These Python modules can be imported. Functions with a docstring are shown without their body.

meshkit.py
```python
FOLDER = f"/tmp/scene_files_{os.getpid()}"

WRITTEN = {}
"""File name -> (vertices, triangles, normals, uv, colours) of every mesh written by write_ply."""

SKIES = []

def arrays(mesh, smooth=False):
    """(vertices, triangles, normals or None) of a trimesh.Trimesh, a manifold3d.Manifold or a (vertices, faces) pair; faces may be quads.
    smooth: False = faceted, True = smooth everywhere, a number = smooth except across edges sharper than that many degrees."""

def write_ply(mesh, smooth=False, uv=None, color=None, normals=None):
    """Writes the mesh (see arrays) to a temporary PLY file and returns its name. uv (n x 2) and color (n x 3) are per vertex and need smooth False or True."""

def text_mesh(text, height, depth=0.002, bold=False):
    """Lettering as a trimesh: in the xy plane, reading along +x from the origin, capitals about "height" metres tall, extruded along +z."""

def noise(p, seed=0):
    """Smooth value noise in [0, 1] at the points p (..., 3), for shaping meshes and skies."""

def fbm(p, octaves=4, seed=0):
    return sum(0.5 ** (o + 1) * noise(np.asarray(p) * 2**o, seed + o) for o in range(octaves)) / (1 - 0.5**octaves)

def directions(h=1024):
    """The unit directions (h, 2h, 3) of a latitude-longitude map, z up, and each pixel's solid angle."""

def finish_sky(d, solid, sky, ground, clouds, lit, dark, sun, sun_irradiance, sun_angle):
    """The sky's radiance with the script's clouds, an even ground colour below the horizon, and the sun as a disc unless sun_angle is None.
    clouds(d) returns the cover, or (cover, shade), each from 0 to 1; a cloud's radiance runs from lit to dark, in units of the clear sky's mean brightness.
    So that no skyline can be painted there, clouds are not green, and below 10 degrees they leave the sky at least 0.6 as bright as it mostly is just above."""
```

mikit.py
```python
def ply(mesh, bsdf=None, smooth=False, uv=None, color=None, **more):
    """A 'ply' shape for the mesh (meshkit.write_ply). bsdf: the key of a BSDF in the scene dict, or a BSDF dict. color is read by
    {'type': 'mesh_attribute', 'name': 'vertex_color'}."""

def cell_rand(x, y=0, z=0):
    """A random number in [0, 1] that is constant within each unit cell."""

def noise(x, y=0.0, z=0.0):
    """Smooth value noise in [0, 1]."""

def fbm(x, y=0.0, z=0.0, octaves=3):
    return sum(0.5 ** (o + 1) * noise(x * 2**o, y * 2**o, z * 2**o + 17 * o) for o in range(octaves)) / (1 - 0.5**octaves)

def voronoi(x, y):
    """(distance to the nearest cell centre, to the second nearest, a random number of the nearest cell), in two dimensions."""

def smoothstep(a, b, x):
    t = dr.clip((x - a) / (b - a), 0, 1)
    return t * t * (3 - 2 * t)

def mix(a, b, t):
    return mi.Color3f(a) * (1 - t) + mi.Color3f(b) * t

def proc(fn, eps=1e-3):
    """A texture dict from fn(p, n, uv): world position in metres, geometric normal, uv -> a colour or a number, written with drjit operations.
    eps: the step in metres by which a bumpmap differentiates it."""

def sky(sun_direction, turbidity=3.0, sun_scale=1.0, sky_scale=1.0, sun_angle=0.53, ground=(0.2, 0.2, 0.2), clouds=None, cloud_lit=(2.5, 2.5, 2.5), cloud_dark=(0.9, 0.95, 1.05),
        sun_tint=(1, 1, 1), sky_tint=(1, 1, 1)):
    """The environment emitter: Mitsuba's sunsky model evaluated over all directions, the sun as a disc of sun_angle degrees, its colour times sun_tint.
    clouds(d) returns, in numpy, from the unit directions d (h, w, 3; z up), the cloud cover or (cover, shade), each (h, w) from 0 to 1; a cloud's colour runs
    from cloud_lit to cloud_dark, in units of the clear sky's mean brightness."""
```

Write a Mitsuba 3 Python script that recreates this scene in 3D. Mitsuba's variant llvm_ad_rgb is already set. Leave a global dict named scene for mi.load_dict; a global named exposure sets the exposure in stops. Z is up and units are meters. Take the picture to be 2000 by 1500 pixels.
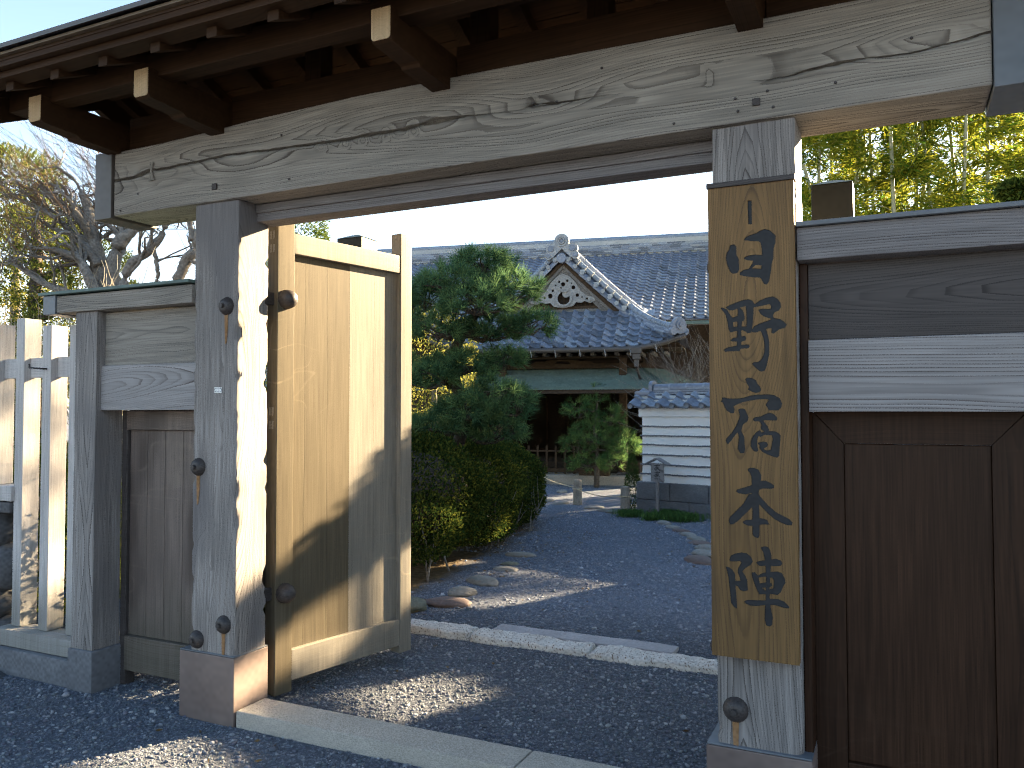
import math
import numpy as np, trimesh, drjit as dr, mitsuba as mi
import shapely.geometry as sg
from shapely import ops as so, affinity as sa
import mikit, meshkit
from mikit import noise, fbm, smoothstep, mix, cell_rand, voronoi, proc

TF = mi.ScalarTransform4f
scene, labels = {}, {}

# ---------------------------------------------------------------- camera, sky, exposure
CAM = np.array([3.0939, -3.1965, 1.6])
FWD, DOWN = np.array([-0.42906, 0.90269, 0.03255]), np.array([-0.015296, 0.02877, -0.99947])
scene['camera'] = {'type': 'perspective', 'fov': 64.29, 'fov_axis': 'x', 'near_clip': 0.05, 'far_clip': 2000.0,
                   'to_world': TF().look_at(origin=CAM.tolist(), target=(CAM + FWD).tolist(), up=(-DOWN).tolist())}
SUN = (0.4425, 0.8184, 0.3665)
def haze_veil(d):
    el = np.degrees(np.arcsin(np.clip(d[..., 2], -1, 1)))
    w = meshkit.fbm(d * np.array([3.0, 3.0, 9.0]) + 5.0, 5)
    return np.clip(0.7 * np.exp(-np.maximum(el, 0) / 11.0) + 0.5 * np.clip(w - 0.5, 0, 1) * np.exp(-np.maximum(el, 0) / 40.0), 0, 1)
scene['sky'] = mikit.sky(SUN, turbidity=3.0, sun_scale=3.2, sun_angle=0.6, sun_tint=(0.96, 0.98, 1.02), clouds=haze_veil, cloud_lit=(2.3, 2.3, 2.3))
exposure = 3.7

# ---------------------------------------------------------------- helpers
def key_of(name, parent=None):
    k0 = k = (parent + '__' if parent else '') + name
    i = 0
    while k in scene or k in labels or k in USED:
        i += 1
        k = f'{k0}_{i:03d}'
    USED.add(k)
    return k
USED = set()

def thing(name, label, cat, group=None):
    k = key_of(name)
    labels[k] = {'label': label, 'category': cat}
    if group: labels[k]['group'] = group
    return k

def part(name, parent, label=None, kind=None):
    k = key_of(name, parent)
    if label or kind:
        labels[k] = {}
        if label: labels[k]['label'] = label
        if kind: labels[k]['kind'] = kind
    return k

def struct(name, mesh, bsdf, kind='structure', **kw):
    k = key_of(name)
    scene[k] = mikit.ply(mesh, bsdf, **kw)
    labels[k] = {'kind': kind}
    return k

def put(k, mesh, bsdf, smooth=False, uv=None, color=None, M=None):
    v, f = (np.array(mesh.vertices), np.array(mesh.faces)) if hasattr(mesh, 'vertices') else (np.asarray(mesh[0], float), np.asarray(mesh[1]))
    if M is not None: v = v @ M[:3, :3].T + M[:3, 3]
    scene[k] = mikit.ply((v, f), bsdf, smooth=smooth, uv=uv, color=color)
    return k

def rotz(deg, t=(0, 0, 0)):
    a = math.radians(deg); m = np.eye(4)
    m[:2, :2] = [[math.cos(a), -math.sin(a)], [math.sin(a), math.cos(a)]]; m[:3, 3] = t
    return m

def grid_lines(a, b, L, bv, extra=()):
    s = [a, a + bv, b - bv, b] if bv > 0 else [a, b]
    n = max(1, int(math.ceil((b - a - 2 * bv) / L)))
    s += list(np.linspace(a + bv, b - bv, n + 1)) + [e for e in extra if a < e < b]
    s = np.unique(np.round(s, 5))
    return s

def gbox(x0, x1, y0, y1, z0, z1, L=0.06, b=0.005, extra=((), (), ())):
    """A box as six fine grids with rounded edges: (vertices, faces)."""
    ls = [grid_lines(x0, x1, L, b, extra[0]), grid_lines(y0, y1, L, b, extra[1]), grid_lines(z0, z1, L, b, extra[2])]
    lo, hi = np.array([x0, y0, z0]), np.array([x1, y1, z1])
    V, Fc, n = [], [], 0
    for ax in range(3):
        u, w = (ax + 1) % 3, (ax + 2) % 3
        U, W = np.meshgrid(ls[u], ls[w], indexing='ij')
        nu, nw = U.shape
        i, j = np.meshgrid(np.arange(nu - 1), np.arange(nw - 1), indexing='ij')
        q = np.stack([i * nw + j, (i + 1) * nw + j, (i + 1) * nw + j + 1, i * nw + j + 1], -1).reshape(-1, 4)
        for side in (0, 1):
            p = np.zeros((nu * nw, 3)); p[:, u] = U.ravel(); p[:, w] = W.ravel(); p[:, ax] = (lo, hi)[side][ax]
            qq = q if side else q[:, ::-1]
            V.append(p); Fc.append(np.vstack([qq[:, [0, 1, 2]], qq[:, [0, 2, 3]]]) + n); n += len(p)
    v = np.vstack(V); f = np.vstack(Fc)
    if b > 0:
        inner = np.clip(v, lo + b, hi - b); d = v - inner
        l = np.linalg.norm(d, axis=1, keepdims=True)
        v = inner + d * (b / np.maximum(l, 1e-9))
    return v, f

def fb(p, seed=0, octaves=3): return meshkit.fbm(np.asarray(p, float), octaves, seed) - 0.5

def ring_uv(v, axis, seed, pith=(0.05, -0.12), ring=0.007, wander=0.05, knots=(), c=None):
    """uv = (growth-ring number, metres along the grain) of a timber whose grain runs along axis."""
    o = [i for i in range(3) if i != axis]
    c = (v.min(0) + v.max(0)) / 2 if c is None else np.asarray(c)
    a, b, w = v[:, o[0]] - c[o[0]], v[:, o[1]] - c[o[1]], v[:, axis]
    z = np.zeros_like(w)
    pa = pith[0] + 2 * wander * fb(np.stack([w * 0.8 + seed * 3.7, z, z], -1), seed, 2)
    pb = pith[1] + 2 * wander * fb(np.stack([w * 1.0 + seed * 9.1, z + 4, z], -1), seed + 7, 2)
    r = np.hypot(a - pa, b - pb)
    r = r + 0.010 * fb(np.stack([a * 5 + seed, b * 5, w * 0.6], -1), seed + 3, 2) + 0.0022 * fb(np.stack([a * 22, b * 22, w * 3], -1), seed + 5, 2)
    for kw, ka, sw, sa_, amp in knots:
        r = r + amp * np.exp(-((w - kw) / sw) ** 2 - ((a - ka) / sa_) ** 2)
    return np.stack([r / ring + seed * 13.0, w + seed * 1.7], -1)

def wood(k, mesh, bsdf, axis, seed, M=None, L=0.06, smooth=True, rough=0.0, **kw):
    """Adds a timber: ring coordinates as uv, slight unevenness."""
    if hasattr(mesh, 'vertices'):
        v, f = trimesh.remesh.subdivide_to_size(np.array(mesh.vertices)[np.array(mesh.faces)].reshape(-1, 3), np.arange(3 * len(mesh.faces)).reshape(-1, 3), L, max_iter=12)
        smooth = False
    else:
        v, f = mesh
    uv = ring_uv(v, axis, seed, **kw)
    if rough:
        v = v + rough * np.stack([fb(v * 6 + i * 31, seed + i) for i in range(3)], -1) + rough * 0.6 * np.stack([fb(v * 25 + i * 11, seed + i, 2) for i in range(3)], -1)
    return put(k, (v, f), bsdf, smooth=smooth, uv=uv, M=M)

def wbox(k, dims, bsdf, axis, seed, L=0.06, b=0.005, extra=((), (), ()), **kw):
    return wood(k, gbox(*dims, L=L, b=b, extra=extra), bsdf, axis, seed, **kw)

def prism(poly, h):
    """shapely polygon(s) extruded along +z by h."""
    g = getattr(poly, 'geoms', [poly])
    return trimesh.util.concatenate([trimesh.creation.extrude_polygon(p, h, engine='earcut') for p in g if p.area > 1e-9])

def xz(mesh, y, flip=True):
    """Turns a prism in the (x, z) drawing plane so that its thickness runs from y towards +y."""
    m = mesh.copy(); v = np.array(m.vertices)
    m.vertices = np.stack([v[:, 0], y + v[:, 2], v[:, 1]], -1); m.invert()
    return m

def yz(mesh, x):
    m = mesh.copy(); v = np.array(m.vertices)
    m.vertices = np.stack([x + v[:, 2], v[:, 0], v[:, 1]], -1)
    return m

def cat(ms):
    """joins (v, f) pairs or meshes."""
    V, Fc, n = [], [], 0
    for m in ms:
        v, f = (np.array(m.vertices), np.array(m.faces)) if hasattr(m, 'vertices') else m
        if len(v) == 0: continue
        V.append(v); Fc.append(np.asarray(f) + n); n += len(v)
    return np.vstack(V), np.vstack(Fc)

def tube(p, r, sides=6, cap=True):
    p = np.asarray(p, float); n = len(p)
    r = np.broadcast_to(np.asarray(r, float), (n,))
    t = np.gradient(p, axis=0); t /= np.linalg.norm(t, axis=1, keepdims=True) + 1e-12
    ref = np.where(np.abs(t[:, 2:]) < 0.95, [[0, 0, 1.0]], [[1.0, 0, 0]])
    a = np.cross(t, ref); a /= np.linalg.norm(a, axis=1, keepdims=True) + 1e-12
    bb = np.cross(t, a)
    an = np.arange(sides) * 2 * np.pi / sides
    v = p[:, None] + r[:, None, None] * (np.cos(an)[None, :, None] * a[:, None] + np.sin(an)[None, :, None] * bb[:, None])
    i, j = np.meshgrid(np.arange(n - 1), np.arange(sides), indexing='ij')
    q = np.stack([i * sides + j, i * sides + (j + 1) % sides, (i + 1) * sides + (j + 1) % sides, (i + 1) * sides + j], -1).reshape(-1, 4)
    f = np.vstack([q[:, [0, 1, 2]], q[:, [0, 2, 3]]]); v = v.reshape(-1, 3)
    if cap:
        k = len(v); v = np.vstack([v, p[:1], p[-1:]])
        j = np.arange(sides); e = (n - 1) * sides
        f = np.vstack([f, np.stack([(j + 1) % sides, j, j * 0 + k], -1), np.stack([e + j, e + (j + 1) % sides, j * 0 + k + 1], -1)])
    return v, f

def lathe(profile, sides=24):
    """(radius, height) profile turned about z."""
    m = trimesh.creation.revolve(np.asarray(profile, float), sections=sides)
    return np.array(m.vertices), np.array(m.faces)

def xf(m, M):
    v, f = (np.array(m.vertices), np.array(m.faces)) if hasattr(m, 'vertices') else m
    return v @ M[:3, :3].T + M[:3, 3], f

def blob(seed, rx, ry, rz, sub=3, amp=0.18, freq=1.6):
    s = trimesh.creation.icosphere(subdivisions=sub); v = np.array(s.vertices)
    v = v * (1 + amp * 2 * fb(v * freq + seed * 5.3, seed)[:, None]) * [rx, ry, rz]
    return v, np.array(s.faces)

# ---------------------------------------------------------------- materials
def wood_bsdf(name, base, line, rough=0.7, fib=0.35, blot=0.25, contrast=0.8, spec=0.3, worn=None, scratch=0.0, algae=0.0, clear=0.0, run='z'):
    def fn(p, n, uv):
        u, v = uv.x, uv.y
        ri = dr.floor(u); f = u - ri
        k = cell_rand(ri)
        lat = (0.75 * smoothstep(0.68, 0.93, f) + 0.25 * smoothstep(0.2, 0.8, f)) * (1 - smoothstep(0.95, 1.0, f)) * (0.3 + 0.9 * k)
        c = mix(base, line, dr.clip(lat * contrast, 0, 1))
        along, a1, a2 = (p.z, p.x, p.y) if run == 'z' else (p.x, p.y, p.z)
        c *= 1 + 0.6 * fib * (noise(u * 3.1, v * 5.0) - 0.5) + fib * (noise(a1 * 210, a2 * 210, along * 6) - 0.5) + 0.7 * fib * (noise(a1 * 70 + 5, a2 * 70, along * 2.2) - 0.5)
        b = fbm(p.x * 2.3 + 3, p.y * 2.3, p.z * 1.4, 3)
        c *= 1 + blot * 2 * (b - 0.5)
        if worn is not None:
            c = mix(c, mi.Color3f(worn), smoothstep(0.52, 0.72, fbm(p.x * 4.1, p.y * 4.1 + 7, p.z * 1.1, 3)) * 0.75)
        if algae > 0:
            low = (1 - smoothstep(0.15, 0.75, p.z + 0.5 * (fbm(p.x * 6, p.y * 6, p.z * 1.5, 2) - 0.5)))
            c = mix(c, mi.Color3f(0.05, 0.055, 0.035), low * algae)
        if scratch > 0:
            m = smoothstep(0.5, 0.75, fbm(p.y * 1.9 + p.x * 1.9, p.z * 1.6, 3.3, 2)) * noise(p.y * 30, p.z * 30, p.x * 30)
            s = 1 - smoothstep(0.0, 0.014, dr.abs(noise(p.y * 6.3 + 4 * p.x, p.z * 5.1, 1.5) - 0.5))
            s2 = 1 - smoothstep(0.0, 0.014, dr.abs(noise(p.y * 4.1 - p.z * 5.0, p.z * 8.9 + p.x, 8.5) - 0.46))
            c = mix(c, mi.Color3f(0.5, 0.42, 0.3), dr.clip(dr.maximum(s, s2) * m * scratch, 0, 1))
        return mi.Color3f(c)
    d = {'type': 'principled', 'base_color': proc(fn), 'roughness': rough, 'specular': spec}
    if clear: d['clearcoat'] = clear; d['clearcoat_gloss'] = 0.55
    scene[name] = {'type': 'twosided', 'bsdf': d}
    return name

wood_bsdf('wood_gray', (0.235, 0.215, 0.188), (0.055, 0.045, 0.038), 0.75, 0.45, 0.22, 0.8, run='x')
wood_bsdf('wood_post', (0.225, 0.208, 0.197), (0.055, 0.046, 0.042), 0.72, 0.5, 0.3, 0.85, worn=(0.12, 0.112, 0.114))
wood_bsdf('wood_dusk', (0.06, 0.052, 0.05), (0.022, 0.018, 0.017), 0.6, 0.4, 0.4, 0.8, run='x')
wood_bsdf('wood_cap', (0.17, 0.16, 0.16), (0.05, 0.04, 0.038), 0.65, 0.4, 0.25, 0.8, run='x')
wood_bsdf('wood_silver', (0.26, 0.25, 0.25), (0.065, 0.05, 0.048), 0.6, 0.3, 0.15, 0.9, run='x')
wood_bsdf('wood_leaf', (0.105, 0.088, 0.06), (0.068, 0.054, 0.034), 0.42, 0.3, 0.22, 0.45, spec=0.16, scratch=0.4)
wood_bsdf('wood_leaf_pale_glare', (0.205, 0.19, 0.162), (0.145, 0.132, 0.108), 0.4, 0.3, 0.2, 0.45, spec=0.25, scratch=0.35)  # paler planks, whitened further so the colour carries the sun glare
wood_bsdf('wood_sign', (0.165, 0.095, 0.036), (0.042, 0.024, 0.012), 0.6, 0.4, 0.45, 0.6, worn=(0.075, 0.046, 0.022))
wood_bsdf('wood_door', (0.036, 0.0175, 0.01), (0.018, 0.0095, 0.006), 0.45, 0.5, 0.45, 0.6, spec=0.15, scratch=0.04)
wood_bsdf('wood_side_door', (0.15, 0.12, 0.105), (0.07, 0.052, 0.042), 0.5, 0.45, 0.3, 0.6, worn=(0.045, 0.034, 0.03), scratch=0.12, algae=0.5)
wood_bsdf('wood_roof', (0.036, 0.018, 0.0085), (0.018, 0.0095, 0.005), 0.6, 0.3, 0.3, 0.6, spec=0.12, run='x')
wood_bsdf('wood_pale', (0.42, 0.3, 0.17), (0.24, 0.15, 0.075), 0.6, 0.25, 0.2, 0.6)
wood_bsdf('wood_fence', (0.46, 0.44, 0.425), (0.3, 0.27, 0.25), 0.7, 0.3, 0.25, 0.5, algae=0.55)

def noisy(name, c0, c1, scale=3.0, rough=0.8, spec=0.3, fine=60.0, famp=0.25, metallic=0.0, extra=None):
    def fn(p, n, uv):
        c = mix(c0, c1, fbm(p.x * scale, p.y * scale, p.z * scale, 4))
        c *= 1 + famp * 2 * (noise(p.x * fine, p.y * fine, p.z * fine) - 0.5)
        return mi.Color3f(c if extra is None else extra(c, p))
    scene[name] = {'type': 'twosided', 'bsdf': {'type': 'principled', 'base_color': proc(fn), 'roughness': rough, 'specular': spec, 'metallic': metallic}}
    return name

noisy('iron', (0.022, 0.02, 0.02), (0.055, 0.045, 0.042), 14, 0.55, 0.5, 160, 0.3)
noisy('copper_brown', (0.093, 0.0659, 0.0581), (0.209, 0.163, 0.144), 3.5, 0.5, 0.5, 40, 0.12)
noisy('copper_dark', (0.049, 0.042, 0.0385), (0.105, 0.091, 0.0805), 3, 0.45, 0.5, 40, 0.1)
noisy('copper_blue', (0.084, 0.098, 0.112), (0.14, 0.154, 0.175), 4, 0.45, 0.5, 40, 0.1)
noisy('cap_dark', (0.009, 0.012, 0.012), (0.018, 0.023, 0.022), 4, 0.5, 0.4, 40, 0.15)
noisy('verdigris', (0.0593, 0.0917, 0.0833), (0.118, 0.183, 0.167), 4, 0.55, 0.4, 30, 0.15)
noisy('roof_band', (0.1, 0.075, 0.05), (0.15, 0.115, 0.08), 3, 0.5, 0.4, 40, 0.15)
noisy('granite', (0.302, 0.277, 0.235), (0.42, 0.386, 0.336), 5, 0.8, 0.3, 220, 0.35)
def pores(c, p):
    a, b, r = voronoi(p.x * 60 + p.z * 37, p.y * 60 - p.z * 60)
    pit = (1 - smoothstep(0.12, 0.3, a)) * smoothstep(0.35, 0.6, r)
    return mix(c, mi.Color3f(0.13, 0.08, 0.05), pit * 0.9)
noisy('tuff', (0.418, 0.394, 0.352), (0.585, 0.568, 0.535), 6, 0.9, 0.2, 90, 0.3, extra=pores)
noisy('slab', (0.269, 0.26, 0.269), (0.386, 0.378, 0.386), 6, 0.85, 0.2, 90, 0.2)
noisy('stone_pale', (0.194, 0.178, 0.156), (0.312, 0.297, 0.269), 5, 0.85, 0.25, 70, 0.2)
noisy('stone_rose', (0.138, 0.102, 0.0918), (0.204, 0.158, 0.143), 5, 0.8, 0.25, 70, 0.2)
noisy('stone_green', (0.12, 0.126, 0.096), (0.204, 0.204, 0.168), 5, 0.8, 0.25, 70, 0.2)
noisy('stone_dark', (0.049, 0.049, 0.0525), (0.14, 0.14, 0.143), 3.5, 0.9, 0.2, 60, 0.3)
noisy('wall_block', (0.098, 0.101, 0.112), (0.182, 0.186, 0.196), 5, 0.9, 0.2, 60, 0.25)
noisy('plaster', (0.716, 0.716, 0.716), (0.838, 0.838, 0.828), 2.0, 0.9, 0.2, 90, 0.05)
noisy('tile_gray', (0.103, 0.12, 0.157), (0.237, 0.264, 0.33), 1.6, 0.33, 0.6, 30, 0.2)
noisy('tile_light', (0.156, 0.182, 0.224), (0.312, 0.348, 0.403), 2.6, 0.33, 0.6, 30, 0.2)
noisy('tile_dark', (0.0585, 0.069, 0.0882), (0.146, 0.164, 0.202), 2.2, 0.35, 0.6, 30, 0.2)
noisy('tile_trim', (0.225, 0.232, 0.247), (0.375, 0.383, 0.39), 4, 0.4, 0.5, 30, 0.2)
noisy('mortar', (0.413, 0.413, 0.39), (0.54, 0.54, 0.525), 5, 0.9, 0.1, 30, 0.1)
noisy('house_dark', (0.035, 0.025, 0.018), (0.07, 0.05, 0.035), 2, 0.7, 0.2, 30, 0.3)
noisy('house_brown', (0.054, 0.0338, 0.0203), (0.09, 0.0585, 0.036), 2.5, 0.7, 0.2, 30, 0.3)
noisy('house_pale', (0.27, 0.26, 0.25), (0.38, 0.37, 0.355), 5, 0.75, 0.2, 40, 0.2)
noisy('house_gray', (0.146, 0.132, 0.118), (0.236, 0.219, 0.203), 5, 0.75, 0.2, 40, 0.3)
noisy('bark_dark', (0.05, 0.04, 0.032), (0.13, 0.11, 0.09), 12, 0.9, 0.1, 60, 0.4)
noisy('bark_gray', (0.128, 0.112, 0.096), (0.288, 0.264, 0.232), 9, 0.9, 0.1, 60, 0.4)
noisy('twig_red', (0.102, 0.054, 0.03), (0.192, 0.12, 0.066), 3, 0.8, 0.1, 60, 0.3)
noisy('twig_pale', (0.25, 0.22, 0.17), (0.42, 0.38, 0.3), 3, 0.7, 0.1, 60, 0.3)
noisy('culm', (0.24, 0.26, 0.13), (0.45, 0.43, 0.3), 2, 0.45, 0.4, 20, 0.2)
noisy('tan_roof', (0.3, 0.22, 0.14), (0.42, 0.32, 0.22), 3, 0.9, 0.1, 30, 0.2)
noisy('rope', (0.5, 0.42, 0.28), (0.62, 0.54, 0.38), 20, 0.9, 0.1, 150, 0.3)
noisy('log', (0.2, 0.17, 0.14), (0.36, 0.32, 0.27), 12, 0.85, 0.15, 90, 0.3)
noisy('ink', (0.012, 0.013, 0.015), (0.022, 0.023, 0.026), 20, 0.6, 0.35, 100, 0.2)
noisy('paper', (0.7, 0.7, 0.66), (0.78, 0.78, 0.75), 20, 0.7, 0.3, 100, 0.1)
noisy('rust', (0.2, 0.11, 0.05), (0.32, 0.19, 0.1), 20, 0.9, 0.1, 100, 0.3)
scene['pebble'] = {'type': 'twosided', 'bsdf': {'type': 'principled', 'base_color': {'type': 'mesh_attribute', 'name': 'vertex_color'}, 'roughness': 0.75, 'specular': 0.35}}
def leaf_bsdf(name, trans, rough=0.45):
    scene[name] = {'type': 'principledthin', 'base_color': {'type': 'mesh_attribute', 'name': 'vertex_color'}, 'roughness': rough, 'diff_trans': trans, 'eta': 1.4}
leaf_bsdf('leaf_thin', 1.0, 0.5)
leaf_bsdf('needle', 0.8, 0.4)
leaf_bsdf('leaf_waxy', 0.55, 0.35)

# ---------------------------------------------------------------- ground
def ground():
    fine_x, fine_y = np.arange(-4, 4.01, 0.12), np.arange(-4, 12.01, 0.12)
    xs = np.unique(np.concatenate([np.linspace(-400, 400, 21), np.linspace(-30, 30, 31), fine_x]).round(3))
    ys = np.unique(np.concatenate([np.linspace(-400, 400, 21), np.linspace(-10, 40, 26), fine_y]).round(3))
    X, Y = np.meshgrid(xs, ys, indexing='ij')
    Z = 0.03 * fb(np.stack([X * 0.9, Y * 0.9, 0 * X], -1), 3) * ((np.abs(X) < 12) & (Y > -6) & (Y < 14)) - 0.004
    v = np.stack([X, Y, Z], -1).reshape(-1, 3); ny = len(ys)
    i, j = np.meshgrid(np.arange(len(xs) - 1), np.arange(ny - 1), indexing='ij')
    q = np.stack([i * ny + j, (i + 1) * ny + j, (i + 1) * ny + j + 1, i * ny + j + 1], -1).reshape(-1, 4)
    def col(p, n, uv):
        a, b, r = voronoi(p.x * 75, p.y * 75)
        a2, b2, r2 = voronoi(p.x * 28 + 9, p.y * 28)
        c = mix((0.078, 0.091, 0.115), (0.22, 0.24, 0.28), r * r)
        c = mix(c, mi.Color3f(0.26, 0.26, 0.25), smoothstep(0.9, 0.97, r2) * (1 - smoothstep(0.2, 0.35, a2)) * 0.8)
        c *= 0.55 + 0.45 * smoothstep(0.02, 0.2, b - a)
        w = fbm(p.x * 0.8, p.y * 0.8, 1.5, 3)
        c *= (0.75 + 0.5 * w)
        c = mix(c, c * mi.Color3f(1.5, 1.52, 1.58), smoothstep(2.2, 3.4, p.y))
        # bare soil with litter under the clipped shrub and the trees on the left
        e = fbm(p.x * 3, p.y * 3, 5.0, 3) - 0.5
        soil = smoothstep(-0.55, -0.95, p.x + 0.17 * (p.y - 3) + 0.5 * e) * smoothstep(2.1, 2.5, p.y) * (1 - smoothstep(7.0, 8.2, p.y))
        c = mix(c, mix((0.1, 0.068, 0.036), (0.2, 0.145, 0.08), noise(p.x * 30, p.y * 30)), soil)
        return mi.Color3f(c)
    def bump(p, n, uv):
        a, b, r = voronoi(p.x * 75, p.y * 75)
        return 0.006 * smoothstep(0.0, 0.5, b - a) * (0.5 + r) + 0.004 * noise(p.x * 40, p.y * 40)
    scene['gravel_ground'] = {'type': 'twosided', 'bsdf': {'type': 'bumpmap', 'scale': 1.0, 'arbitrary': proc(bump, 1.5e-3),
                              'bsdf': {'type': 'principled', 'base_color': proc(col), 'roughness': 0.85, 'specular': 0.3}}}
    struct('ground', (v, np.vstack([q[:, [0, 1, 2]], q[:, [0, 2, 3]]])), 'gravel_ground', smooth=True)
ground()
def gz(x, y):
    return 0.03 * fb(np.stack([np.asarray(x) * 0.9, np.asarray(y) * 0.9, 0 * np.asarray(x)], -1), 3) - 0.004

def pebbles():
    rng = np.random.default_rng(5)
    base = trimesh.creation.icosphere(subdivisions=0)
    bv, bf = np.array(base.vertices), np.array(base.faces)
    spots = []
    def area(n, x0, x1, y0, y1, lo, hi):
        s = lo * (hi / lo) ** (rng.random(n) ** 4.0)
        spots.append(np.stack([rng.uniform(x0, x1, n), rng.uniform(y0, y1, n), s], -1))
    area(16000, -2.2, 1.9, -1.4, 0.0, 0.004, 0.014)
    area(17000, -0.1, 2.5, 0.2, 1.9, 0.004, 0.014)
    area(2500, -1.3, -0.3, -0.0, 0.9, 0.004, 0.014)
    area(9000, -0.7, 2.4, 2.2, 5.0, 0.005, 0.016)
    area(6000, -1.7, 1.6, 5.0, 9.0, 0.007, 0.018)
    area(260, -2.2, 2.4, -1.4, 5.0, 0.016, 0.028)
    s = np.vstack(spots); n = len(s)
    ang = rng.uniform(0, 2 * np.pi, n); fl = rng.uniform(0.45, 0.8, n); st = rng.uniform(0.7, 1.4, n)
    ca, sa_ = np.cos(ang), np.sin(ang)
    jit = 1 + 0.35 * (rng.random((n, 12, 1)) - 0.5)
    p = bv[None] * jit * s[:, None, 2:3] * np.stack([st, 1 / st, fl], -1)[:, None]
    v = np.stack([p[..., 0] * ca[:, None] - p[..., 1] * sa_[:, None] + s[:, None, 0], p[..., 0] * sa_[:, None] + p[..., 1] * ca[:, None] + s[:, None, 1],
                  p[..., 2] + gz(s[:, 0], s[:, 1])[:, None] + (s[:, 2] * fl * 0.35)[:, None]], -1).reshape(-1, 3)
    f = (bf[None] + 12 * np.arange(n)[:, None, None]).reshape(-1, 3)
    g = rng.random(n) ** 3.2
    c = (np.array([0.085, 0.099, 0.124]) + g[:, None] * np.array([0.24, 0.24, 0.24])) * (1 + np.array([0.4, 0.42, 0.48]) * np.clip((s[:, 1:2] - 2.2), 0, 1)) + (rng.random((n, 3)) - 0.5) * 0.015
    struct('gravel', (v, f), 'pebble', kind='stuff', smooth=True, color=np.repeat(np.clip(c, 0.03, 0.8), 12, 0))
    labels['gravel'] = {'label': 'loose gray gravel strewn over the gateway and path', 'category': 'gravel', 'kind': 'stuff'}
pebbles()

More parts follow.
